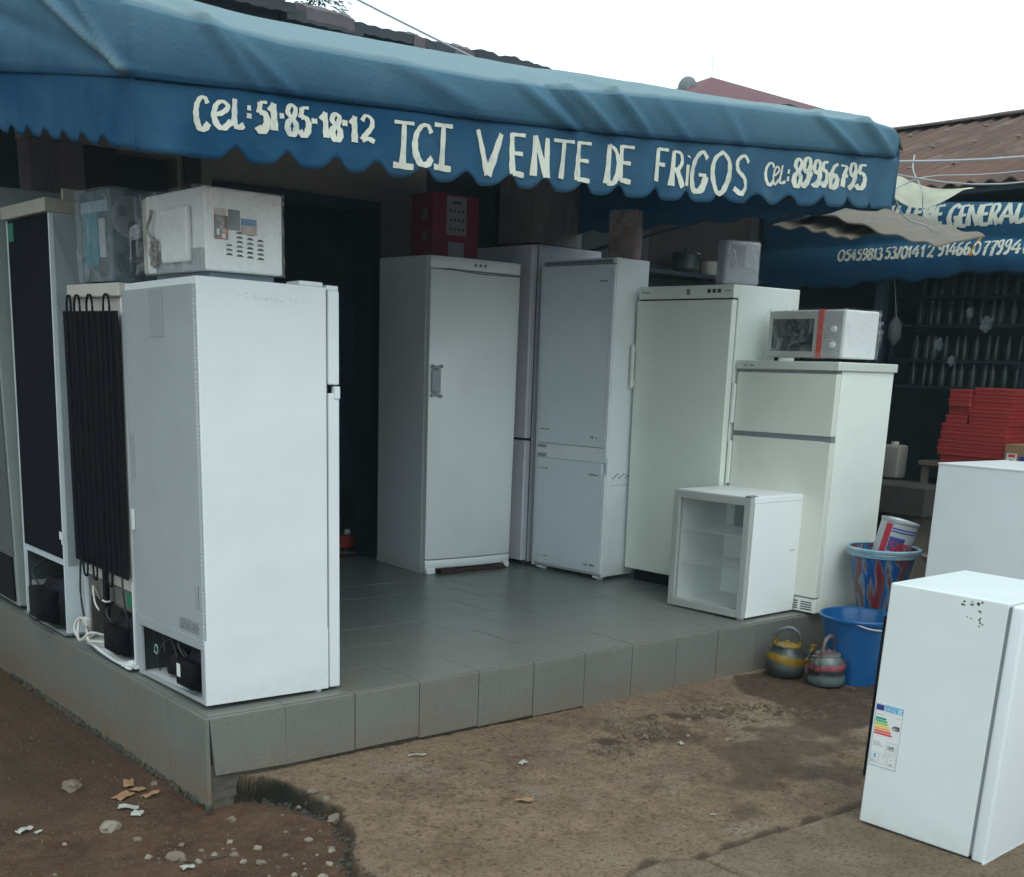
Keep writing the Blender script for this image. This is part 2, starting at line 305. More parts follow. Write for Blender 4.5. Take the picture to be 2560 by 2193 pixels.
def ground(x, y):
    ex = lerp(EDGE, y)+.02*nz(x, y, 0, 9)+.004*nz(x, y, 3, 30)
    yb = lerp(SLB, x)+.006*nz(x, y, 5, 12)
    far = max(abs(x-1), abs(y+1))
    big = .02*fbm(x, y, 1, .8) if far < 14 else 0
    d = x-ex
    nr_ = min(1, max(0, (-x-.05)/.3)) if y > .05 else 1
    dirt = -.352+(.022*min(1, max(0, (x-.02)/.1)) if y < .02 else 0)+.03*min(1, max(0, (-y-.25)/.5))+(.004+.031*nr_)*fbm(x, y, 0, 3, 5)+(.003+.009*nr_)*fbm(x, y, 2, 14, 4)
    if x < 0.25 and y < .1:
        dd = math.hypot(x-.10, y+.05); dirt -= .035*math.exp(-(dd/.12)**2)
        dirt += .02*min(1, max(0, -y-.2))
    conc = -.262+.012*fbm(x, y, 4, 5, 5)+.007*fbm(x, y, 7, 26, 4)
    rg = math.exp(-((y+.42+.16*(x-1.9)+.1*math.sin(x*5))/.13)**2)*(1 if 1.45 < x < 3.6 else 0)
    if rg > .02: conc += rg*.022*fbm(x, y, 9, 16, 4)-rg*.008
    conc -= .012*min(1, max(0, (-y-.9)/.4))
    if y > -.3: conc += .012*max(0, 1-(x-.2)/1.2)*max(0, 1+y/.3)
    # worn pot-holes
    for hx, hy, hr, hd in ((1.07, -.62, .05, .016), (1.92, -.5, .10, .018), (2.25, -.62, .14, .012), (1.75, -.75, .1, .008)):
        q = ((x-hx)**2+(y-hy)**2)/hr**2
        if q < 6: conc -= hd*math.exp(-q)*(1+.8*nz(x, y, 9, 25))
    d += .014*fbm(x, y, 13, 6, 2)+.010*fbm(x, y, 14, 34, 2); t = min(1, max(0, (d+.018)/.024)); t = t*t*(3-2*t); 
    h = dirt+(conc-dirt)*t
    jn = 0
    if y < yb and x > .2-0*x:
        q = min(1, (yb-y)/.012); h = h+(-.261+.003*fbm(x, y, 4, 6, 3)-h)*q
        jx = 1.0+.0*y+.018*(-(y+1.5))/.2
        jn = max(0, 1-abs(x-jx)/.010); h -= .012*jn
    groove = max(0, 1-abs(y-yb-.012)/(.022+.012*nz(x, y, 2, 7))) if x > .3 else 0
    h -= .012*groove
    wet = 0
    for wx, wy, wr, wa in WET:
        q = ((x-wx)**2+(y-wy)**2)/wr**2
        if q < 8: wet += wa*math.exp(-q)
    wet = wet+.9*fbm(x, y, 11, 5, 5) if wet > .05 else 0
    wet = min(1, max(0, (wet-.42)/.20))*(1 if x > 2.5 and y > -1.0 else .72)
    if 1.3 < x < 3.6: wet = max(wet, min(1, max(0, (rg*(.55+1.8*fbm(x, y, 21, 9, 5))-.48)/.25)))
    sd = (y-yb)
    if sd > 0 and .35 < x < 2.1: wet = max(wet, min(1, max(0, (math.exp(-(sd/.06)**2)*(.7+1.4*fbm(x, y, 17, 9, 4))-.35)/.3)))
    if y < yb: wet = 0
    if d < -.01: wet = max(wet, min(.85, max(0, (y-.05)/.8))*(.75+.5*fbm(x, y, 3, 3, 3)))  # soil darkens towards the back, through the same mask as the wet patches
    wet = min(1, max(0, max(wet, min(1, jn+groove*.8))))
    edge = min(1, 1.5*math.exp(-((d+.012)/.018)**2)*(.9+.9*fbm(x, y, 6, 7, 3)))*min(1, max(.6, 1.2+y)) if (x < .5 and y > -1.6 and d > -.2) else 0  # strength of the shadow line painted along the crack
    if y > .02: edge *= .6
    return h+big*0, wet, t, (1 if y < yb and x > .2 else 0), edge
def axis(lo, hi, a, b, st):
    # fine steps st between a and b, growing outwards
    v = []; x = a
    while x < b: v.append(x); x += st
    s = st; x = b
    while x < hi: v.append(x); s *= 1.22; x += s
    v.append(hi); s = st; x = a-st; L = []
    while x > lo: L.append(x); s *= 1.22; x -= s
    L.append(lo); return L[::-1]+v
GX = axis(-250, 350, -.95, 3.9, .0135); GY = axis(-250, 400, -2.35, .10, .0105)
GX = sorted([x for x in GX if not -.35 < x < .45]+[-.345+.0062*i for i in range(128)])
GY = sorted([y for y in GY if not -1.15 < y < .06]+[-1.145+.0066*i for i in range(182)])
V = []; A = []
for y in GY:
    for x in GX:
        if (0.3 < x < 4.5 and .05 < y < 2.7) or x > 30 or y > 30 or x < -20 or y < -20:
            V.append((x, y, -.345)); A.append((0, .3, 0, 0)); continue
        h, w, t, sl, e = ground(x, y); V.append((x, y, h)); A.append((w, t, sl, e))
nx = len(GX); F = [(j*nx+i, j*nx+i+1, (j+1)*nx+i+1, (j+1)*nx+i) for j in range(len(GY)-1) for i in range(nx-1)]
def ground_mat():
    m = bpy.data.materials.new('ground'); m.use_nodes = True; n = m.node_tree.nodes; l = m.node_tree.links; p = n['Principled BSDF']
    tc = n.new('ShaderNodeTexCoord'); at = n.new('ShaderNodeAttribute'); at.attribute_name = 'mask'; sp = n.new('ShaderNodeSeparateColor'); l.new(at.outputs['Color'], sp.inputs[0])
    def N(s, d=8, r=.65):
        t = n.new('ShaderNodeTexNoise'); t.inputs['Scale'].default_value = s; t.inputs['Detail'].default_value = d; t.inputs['Roughness'].default_value = r; l.new(tc.outputs['Object'], t.inputs['Vector']); return t.outputs[0]
    def MR(i, a, b, c=0, d=1):
        r = n.new('ShaderNodeMapRange'); r.inputs[1].default_value = a; r.inputs[2].default_value = b; r.inputs[3].default_value = c; r.inputs[4].default_value = d; l.new(i, r.inputs[0]); return r.outputs[0]
    def MX(f, a, b):
        x = n.new('ShaderNodeMixRGB')
        if isinstance(f, (int, float)): x.inputs[0].default_value = f
        else: l.new(f, x.inputs[0])
        for k, c in ((1, a), (2, b)):
            if isinstance(c, tuple): x.inputs[k].default_value = (*c, 1)
            else: l.new(c, x.inputs[k])
        return x.outputs[0]
    n1 = N(3.5); n2 = N(16); n3 = N(70, 5)
    dirt = MX(MR(n1, .35, .65), (.145, .078, .045), (.070, .034, .018)); dirt = MX(MR(n2, .45, .75, 0, .6), dirt, (.17, .108, .068))
    conc = MX(MR(n1, .38, .62), (.31, .212, .136), (.205, .132, .080)); conc = MX(MR(n2, .5, .72, 0, .7), conc, (.105, .062, .037)); conc = MX(MR(N(7), .52, .72, 0, .75), conc, (.275, .205, .14))
    slb = MX(MR(n1, .38, .62), (.275, .205, .140), (.20, .142, .092)); slb = MX(MR(n2, .5, .75, 0, .6), slb, (.12, .088, .06))
    conc = MX(MR(N(1.7, 6), .50, .64, 0, .8), conc, (.33, .255, .175)); conc = MX(MR(N(5.5, 9, .75), .56, .66, 0, .75), conc, (.115, .068, .040)); conc = MX(MR(N(52, 4, .5), .60, .66, 0, .65), conc, (.055, .034, .022))
    c = MX(sp.outputs[1], dirt, conc); c = MX(sp.outputs[2], c, slb)
    c = MX(MR(n3, .48, .68, 0, .6), c, (.045, .030, .022)); c = MX(MR(N(120, 4), .62, .72, 0, .5), c, (.36, .30, .24))
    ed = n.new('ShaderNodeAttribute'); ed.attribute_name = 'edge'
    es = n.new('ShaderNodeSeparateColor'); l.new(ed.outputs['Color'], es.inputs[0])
    c = MX(es.outputs[0], c, MX(n2, (.006, .007, .004), (.028, .026, .016)))  # crack shadow under the slab lip, painted in near-black moss tone
    wetc = MX(MR(n2, .35, .65), (.100, .060, .036), (.055, .034, .022))
    wm = n.new('ShaderNodeMath'); wm.operation = 'MULTIPLY'; wm.inputs[1].default_value = .88; l.new(sp.outputs[0], wm.inputs[0])
    c = MX(wm.outputs[0], c, wetc)
    l.new(c, p.inputs['Base Color'])
    l.new(MR(sp.outputs[0], 0, 1, .92, .48), p.inputs['Roughness'])
    b1 = n.new('ShaderNodeBump'); b1.inputs['Strength'].default_value = 1; b1.inputs['Distance'].default_value = .022; l.new(N(45, 8, .7), b1.inputs['Height'])
    l.new(b1.outputs[0], p.inputs['Normal']); p.inputs['Specular IOR Level'].default_value = .22
    return m
me = bpy.data.meshes.new('ground'); me.from_pydata(V, [], F); me.materials.append(ground_mat()); me.shade_smooth()
ca = me.color_attributes.new('mask', 'FLOAT_COLOR', 'POINT'); ca.data.foreach_set('color', [c for a in A for c in (a[0], a[1], a[2], 1)])
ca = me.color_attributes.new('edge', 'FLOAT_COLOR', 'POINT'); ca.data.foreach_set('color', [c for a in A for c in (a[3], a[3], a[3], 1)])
g = bpy.data.objects.new('ground', me); C.objects.link(g); g['kind'] = 'structure'; g['label'] = 'brown dirt and worn concrete yard with damp patches'
def gz(x, y): return ground(x, y)[0]

# ------------------------------------------------------------------ tiled platform
T = .3107
plat = thing('platform', 'raised shop platform clad in grey tiles', 'platform'); del plat['category']; plat['kind'] = 'structure'
XR = 4.75; YB = 2.75
mk('core', [box(.016, XR, .016, YB+2.2, -.6, -.014)], m_mortar, plat)
# rough mortar showing under the lifted corner tile
def rough(u, v): return (.008+u*.42, .006-.012*fbm(u*3, v*3, 1, 3), -.45+v*.26)
mk('mortar_bed', [slab(grid(rough, 30, 12), (0, .02, 0))], m_mortar, plat)
mk('mortar_bed', [slab(grid(lambda u, v: (.008-.010*fbm(u*9, v*2, 4, 4), .01+u*2.7, -.47+v*.16), 60, 6), (.01, 0, 0))], m_mortar, plat)
gap = .0012
random.seed(3)
tile_meshes = {}
def tile(x0, x1, y0, y1, z0, z1, m, jit=True):
    o = mk('tile', [box(x0, x1, y0, y1, z0, z1, .0015)], m, plat)
    return o
ncol = 16
for j in range(9):
    y0 = j*T; y1 = min(y0+T, YB)
    off = (0, .5, .18, .62, .3, .8, .1, .5, .25)[j]*T if j else 0
    i = -1
    while True:
        x0 = i*T+off; x1 = x0+T; i += 1
        if x1 <= 0: continue
        if x0 >= XR: break
        x0c, x1c = max(x0, 0.004), min(x1, XR)
        if x1c-x0c < .02: continue
        dz = random.uniform(-.0008, .0006)
        mk('tile', [box(x0c+gap, x1c-gap, max(y0, .004)+gap, y1-gap, -.014, dz, .0008)], m_tile, plat)
for i in range(ncol):
    x0 = i*T; x1 = min(x0+T, XR); zb = (-.236, -.238, -.236, -.244, -.250, -.256, -.268, -.275, -.28, -.272, -.27, -.27, -.27, -.27, -.27, -.27)[i]
    dy = random.uniform(-.0015, .001)
    V, F = box(x0+.0020, x1-.0020, -.010+dy, .006+dy, zb, -.006, .0015)
    if i == 0:   # corner tile has slipped away from the corner at its foot
        V = [(x+(.016*(-z/.24) if x < .1 else 0)+.003, y-.006*(-z/.24), z+(.012*(1-x/.31) if z < -.1 else 0)) for x, y, z in V]
    mk('tile', [(V, F)], m_tileside, plat)
for i in range(10):
    y0 = i*T*1.02; zb = (-.350, -.42, -.42, -.42, -.42, -.42, -.42, -.42, -.42, -.42)[i]
    dx = random.uniform(-.0015, .001)
    mk('tile', [box(-.010+dx, .006+dx, y0+.0015+(-.009 if i == 0 else 0), y0+T*1.02-.0015, zb, -.006, .0015)], m_tileside, plat)

# ------------------------------------------------------------------ shop building behind
shop = thing('shop_building', 'low brown walled shop with dark doorway and sheet roof behind the fridges', 'building', (0, 0, 0))
WY = YB
mk('wall', [box(-3.2, .42, WY, WY+.15, -.5, 1.9), box(.885, 1.228-.0, WY+.004, WY+.15, -.1, .9), box(-3.2, 2.9, WY+.01, WY+.14, 2.5, 3.05),
            box(1.228, 1.43, WY, WY+.15, -.1, 2.5), box(1.43, 2.54, WY, WY+.15, 2.19, 2.5), box(2.54, 2.9, WY, WY+.15, -.1, 2.5), box(.42, 1.228, WY, WY+.15, 2.28, 2.5)], m_wall, shop)
mk('wall', [box(2.9, 6.3, WY, WY+.15, -.1, 3.05)], mat('darker plaster', (.075, .078, .085), .9, .35, 2), shop)  # this stretch of wall gets a darker colour
mk('pillar', [box(.42, .705, WY-.03, WY+.14, -.1, 2.28, .01)], m_wallpink, shop)
mk('pillar', [box(.705, .885, WY-.01, WY+.14, -.1, 2.28, .01)], mat('brown mauve plaster', (.05, .04, .045), .9), shop)
mk('pillar', [box(1.255, 1.36, WY-.025, WY-.002, -.1, 2.3, .01)], mat('lighter brown plaster', (.08, .068, .062), .9), shop)
fr = mk('door_frame', [box(1.43, 1.49, WY-.03, WY+.16, 0, 2.13), box(2.47, 2.54, WY-.03, WY+.16, 0, 2.13), box(1.43, 2.54, WY-.03, WY+.16, 2.13, 2.19)], m_frame, shop)
mk('interior_wall', [box(-3, 9, 6.2, 6.3, -.1, 3.0), box(-3.1, -3, 2.9, 6.3, -.1, 3), box(5, 5.1, 2.9, 6.2, -.1, 3)], m_walldark, shop)
mk('interior_floor', [box(-3, 5, 2.95, 6.2, -.1, -.006)], m_tile, shop)
mk('ceiling', [box(-3.2, 9, 2.9, 6.3, 3.0, 3.05)], m_ceil, shop)
mk('door_leaf', [box(1.50, 1.54, WY+.17, WY+.95, .01, 2.10, .004), ], m_frame, shop)
# roof: stepped corrugated sheets with loose lumps on the eave
random.seed(11)
def corr_sheet(x0, x1, ya, yb, za, zb, amp=.012, per=.09, th=.008, nu=None, ph=0):
    nu = nu or int((x1-x0)/per*6)
    fn = lambda u, v: (x0+(x1-x0)*u, ya+(yb-ya)*v, za+(zb-za)*v+amp*math.sin(ph+2*math.pi*(x1-x0)*u/per)+.012*nz(u*4, ph, 2))
    return slab(grid(fn, nu, 4), (0, 0, -th))
xs = [-3.0, -1.2, .4, 1.25, 1.83, 2.27, 3.13, 3.52, 4.3, 5.2, 6.1]
hz = [3.16, 3.15, 3.15, 3.10, 3.075, 3.095, 3.10, 3.10, 3.11, 3.11]
for k in range(10):
    h = hz[k]
    mk('roof_sheet', [corr_sheet(xs[k]-.05, xs[k+1], 2.50+random.uniform(-.04, .04), 6.6, h, h+.35, amp=.003, th=.05, ph=k)], m_roofdk, shop)
mk('eave_board', [box(-3.2, 6.2, 2.60, 2.64, 2.96, 3.09)], mat('dark eave board', (.04, .04, .045), .9, .4, 5), shop)
for (x0, x1, h) in ((-.2, .55, 3.25), (1.15, 1.77, 3.19), (1.90, 2.21, 3.160), (2.62, 2.70, 3.145), (2.92, 3.08, 3.143), (3.35, 3.50, 3.135)):
    fn = lambda u, v, x0=x0, x1=x1, h=h: (x0+(x1-x0)*u, 2.50+.32*v, h-.05+.05*math.sin(math.pi*v)+.012*nz(u*5, v*5, h)-.02*abs(u-.5))
    mk('ridge_cap', [slab(grid(fn, 10, 8), (0, 0, -.06))], mat('weathered clay cap', (.13, .11, .115), .85, .3, 6), shop, smooth=True)
# cable draped over the roof and up to the sky
cb = mk('cable', [tube([(.4, 2.45, 3.25), (.75, 2.45, 3.22), (1.05, 2.4, 3.03)], .009), tube([(1.28, 2.4, 3.02), (1.5, 2.44, 3.10), (1.72, 2.45, 3.12), (1.9, 2.46, 3.20), (2.15, 2.46, 3.235), (2.3, 2.46, 3.22)], .009)], m_wire)
tag(cb, 'pale cable lying across the dark roof edge above the awning', 'cable')
cb = mk('cable', [tube([(2.05, 2.46, 3.22), (2.5, 2.4, 3.11), (2.95, 2.3, 2.99), (3.1, 2.2, 2.94)], .006)], m_wire)
tag(cb, 'thin wire running down the roof edge from the clay cap', 'cable')

# ------------------------------------------------------------------ awning
zb_f = [(-.25, 1.835), (.1, 1.845), (.5, 1.865), (1.0, 1.885), (2.08, 1.945), (3.56, 2.068), (3.7, 2.07)]
zt_f = [(-.25, 2.02), (.09, 2.043), (1.02, 2.093), (1.825, 2.145), (2.84, 2.233), (3.62, 2.296)]
zc_f = [(-.25, 2.210), (.229, 2.192), (1.016, 2.222), (1.5, 2.26), (2.017, 2.312), (2.462, 2.348), (2.897, 2.382), (3.33, 2.412), (3.5, 2.412), (3.62, 2.385)]
XL, XE, YF = -.25, 3.62, -.2
def folds(x, z):
    # diagonal drag folds in the cloth face
    v = 0
    for cx, cz, sl, wd, am, x0, x1 in ((1.25, 2.2, -.42, .022, .010, 1.1, 1.6), (1.35, 2.22, -.55, .016, -.008, 1.2, 1.7), (1.45, 2.24, -.5, .020, .011, 1.3, 1.85), (1.66, 2.27, -.6, .022, .012, 1.5, 1.95), (2.95, 2.37, -.35, .022, .010, 2.7, 3.5), (3.25, 2.42, -.45, .03, .012, 3.0, 3.6), (.0, 2.18, -.9, .022, .009, -.24, .22), (.12, 2.14, -.6, .02, .006, -.1, .4), (1.95, 2.25, -.6, .025, .006, 1.8, 2.3), (.8, 2.17, -.25, .03, .006, .5, 1.1), (2.3, 2.3, -.8, .03, .006, 2.2, 2.6)):
        if x0 < x < x1:
            d = (z-cz-sl*(x-cx))/wd; e = math.sin(math.pi*(x-x0)/(x1-x0)); v += am*2.2*e*math.exp(-d*d)
    return v
# rows above the valance: (front y, left x offset, rise fraction or metres above crease, 'w' wall / 'r' roof)
rows = [(-.190, -.240, 0.00, 'w'), (-.206, -.256, .015, 'w'), (-.214, -.262, .10, 'w'), (-.219, -.266, .25, 'w'), (-.222, -.268, .45, 'w'), (-.224, -.268, .65, 'w'), (-.225, -.268, .85, 'w'), (-.224, -.267, .95, 'w'), (-.218, -.264, 1.0, 'w'),
        (-.215, -.264, .010, 'r'), (-.165, -.255, .036, 'r'), (-.115, -.248, .062, 'r'), (-.05, -.24, .090, 'r'), (.04, -.22, .125, 'r'), (.3, -.18, .18, 'r'), (.7, -.10, .25, 'r'), (1.2, .0, .33, 'r'), (2.0, .15, .42, 'r'), (2.62, .3, .48, 'r')]
fine = []
for a_, b_ in zip(rows, rows[1:]):
    fine.append(a_)
    if a_[3] == b_[3] and (a_[3] == 'w' or a_[2] < .12):
        for q in (.25, .5, .75): fine.append((a_[0]+(b_[0]-a_[0])*q, a_[1]+(b_[1]-a_[1])*q, a_[2]+(b_[2]-a_[2])*q, a_[3]))
fine.append(rows[-1]); rows = fine
def left_t(y): return 2.02+.155*(y+.2) if y < 1.6 else 2.30
def left_b(y): return 1.835+.15*(y+.2) if y < 1.6 else 2.105
cols = []   # path: left side from back to corner, then front from corner to right end
NL, NF = 90, 190
for i in range(NL): cols.append(('L', 2.6-(2.8)*i/NL))
for i in range(NF+1): cols.append(('F', XL+(XE-XL)*i/NF))
V = []; cloth_tone = []
for kd, s in cols:
    for ri, (fy, lx, rise, ty) in enumerate(rows):
        if kd == 'F':
            x = s; zt = lerp(zt_f, x); zc = lerp(zc_f, x)
            z = zt+(zc-zt)*rise if ty == 'w' else zc+rise*(1-.45*min(1, max(0, (x-1.0)/2.0)))
            cx = max(x, lx+0) if ty == 'r' else x
            if x < XL+.3: cx = max(x, lx+(x-XL)*.9) if ty == 'r' else (lx if x <= XL+1e-6 else x)
            k = 1-min(1, (XE-x)/.10); 
            yy = fy+(.04*k*k if ty == 'w' else 0); z -= (.03*k*k*rise if ty == 'w' else .06*k*k)
            bul = folds(x, z) if ty == 'w' or rise < .11 else 0
            yy -= bul+.006*fbm(x, z, 2, 2.2)*(1 if ri > 4 else .2)+.0018*fbm(x, z, 4, 16)
            if ty == 'r': z += .015*fbm(x, fy, 5, 2)+bul*.6
            V.append((cx, yy, z))
            f = .16 if ty == 'w' else .8
            f += .30*(rise if ty == 'w' else 0)+.10*max(0, x/3.6)
            V_dark = .80 if (ty == 'r') else (.35 if ty == 'w' and rise > .97 else 0)
        else:
            y = s; zt = left_t(y); hh = .19+.10*min(1, (y+.2)/1.0)
            z = zt+hh*rise if ty == 'w' else zt+hh+rise*1.35
            xx = lx-.008*fbm(y, z, 7, 3)
            # ridge fold running up and back from the corner
            d = (z-(2.03+.50*(y+.2)))/.016; xx -= .022*math.exp(-d*d)*(1 if y < 1.2 else 0)+.004*fbm(y, z, 3, 9)
            yy = max(y, fy+(y-YF)*.95) if ty == 'r' and y < YF+.6 else y
            d2 = (z-(2.02+.75*(y+.2)))/.014; xx -= .012*math.exp(-d2*d2)*(1 if y < .6 else 0); d3 = (z-(2.04+.30*(y+.2)))/.03; xx += .010*math.exp(-d3*d3)*(1 if y < 1 else 0)
            V.append((xx, yy, z)); f = .20+.16*rise if ty == 'w' else .4; V_dark = .45*math.exp(-d*d)+.25*math.exp(-d2*d2)
        lo = -.20*max(0, 1-rise/.14) if ty == 'w' else 0
        cloth_tone.append((f+lo, V_dark, 0, 1))
nr = len(rows); F = [(i*nr+j, (i+1)*nr+j, (i+1)*nr+j+1, i*nr+j+1) for i in range(len(cols)-1) for j in range(nr-1)]
awn = thing('awning', 'blue tarpaulin awning with white ICI VENTE DE FRIGOS lettering over the tiled platform', 'awning', (0, 0, 0))
def cloth_obj(name, V, F, cloth_tone, m, parent, th=None):
    me = bpy.data.meshes.new(name); me.from_pydata(V, [], F); me.materials.append(m); me.shade_smooth()
    ca = me.color_attributes.new('cloth_tone', 'FLOAT_COLOR', 'POINT'); ca.data.foreach_set('color', [c for a in cloth_tone for c in a])
    o = bpy.data.objects.new(name, me); C.objects.link(o); o.parent = parent
    md = o.modifiers.new('thick', 'SOLIDIFY'); md.thickness = .003; md.offset = 0
    return o
cloth_obj('canopy', V, F, cloth_tone, m_cloth, awn)
def scal(x, per, ph): return abs(math.sin(math.pi*(x-ph)/per))
def val_y(x, z):
    zt = lerp(zt_f, x); k = max(0, min(1, (zt-z)/.2))
    return YF+.004-k*(.012*math.sin(x*34)*k+.014*nz(x, 0, 3, 2.5)) - .004*math.sin(x*11)-.006*k*nz(x, z, 9, 7)
V = []; cloth_tone = []; NX = 420; NZ = 12
ARCH = [0.071, 0.249, 0.429, 0.584, 0.778, 0.966, 1.157, 1.331, 1.541, 1.726, 1.93, 2.125, 2.333, 2.582, 2.798, 3.037]
PH = [(ARCH[0]-.36, -2), (ARCH[0]-.18, -1)]+[(a_, k_) for k_, a_ in enumerate(ARCH)]+[(ARCH[-1]+.22, len(ARCH)), (ARCH[-1]+.44, len(ARCH)+1)]
for i in range(NX+1):
    x = XL+(XE-XL-.0)*i/NX; zt = lerp(zt_f, x); zb = lerp(zb_f, x)
    a = .5-.5*math.cos(2*math.pi*lerp(PH, x)); zb2 = zb+(.040*(1-a)**2.1*min(1, max(0, (x+.03)/.06)) if x < 3.45 else 0)-.006
    for j in range(NZ+1):
        z = zt+.012+(zb2-zt-.012)*j/NZ; V.append((x, val_y(x, z)+(.0 if j else .012), z)); cloth_tone.append((.02+.10*max(0, nz(x, z, 2, 3))+.20*(x/3.6 if x > 0 else 0), 0, 0, 1))
F = [(i*(NZ+1)+j, (i+1)*(NZ+1)+j, (i+1)*(NZ+1)+j+1, i*(NZ+1)+j+1) for i in range(NX) for j in range(NZ)]
cloth_obj('valance', V, F, cloth_tone, m_cloth, awn)
V = []; cloth_tone = []; NX = 240
for i in range(NX+1):
    y = -.2+2.7*i/NX; zt = left_t(y)+.012; zb = left_b(y)
    u_ = ((y+.2)/.165) % 1; a = max(0, 1-abs(u_-.5)/.30); zb2 = zb+.030*a**.9*(2-a)*.8*(1 if y > -.05 else 0)-.004
    for j in range(NZ+1):
        k = j/NZ; z = zt+(zb2-zt)*k; V.append((XL+.002-.004*k*math.sin(y*38)-.006*nz(y, z, 1, 4), y, z)); cloth_tone.append((.02+.08*nz(y, z, 8, 3), 0, 0, 1))
F = [(i*(NZ+1)+j, (i+1)*(NZ+1)+j, (i+1)*(NZ+1)+j+1, i*(NZ+1)+j+1) for i in range(NX) for j in range(NZ)]
cloth_obj('valance', V, F, cloth_tone, m_cloth, awn)
# right end cheek
V = []; cloth_tone = []
for i in range(31):
    y = YF+2.8*i/30; zt = 2.33+.17*max(0, y+.2)**.8 if y > -.15 else 2.33
    for j in range(7): V.append((XE-.005, y, zt+(2.075+.05*math.sin(y*20)*.3-zt)*j/6)); cloth_tone.append((.1, 0, 0, 1))
F = [(i*7+j, (i+1)*7+j, (i+1)*7+j+1, i*7+j+1) for i in range(30) for j in range(6)]
cloth_obj('valance', V, F, cloth_tone, m_cloth, awn)
mk('frame_rail', [tube([(-.22, -.18, 2.03), (1.0, -.18, 2.10), (2.0, -.18, 2.17), (3.58, -.18, 2.30)], .014, sub=3)], m_frame, awn)
mk('frame_rail', [tube([(-.22, -.18, 2.03), (-.22, 1.4, 2.28), (-.22, 2.7, 2.32)], .014, sub=3)], m_frame, awn)
for x, z0 in ((.0, 2.2), (1.2, 2.15), (2.5, 2.25), (3.5, 2.3)):
    mk('frame_rail', [tube([(x, -.17, z0-.04), (x, 2.7, z0+.34)], .012)], m_frame, awn)
mk('brace', [tube([(3.9, 2.68, 1.95), (3.55, -.1, 2.22)], .012)], m_frame, awn)

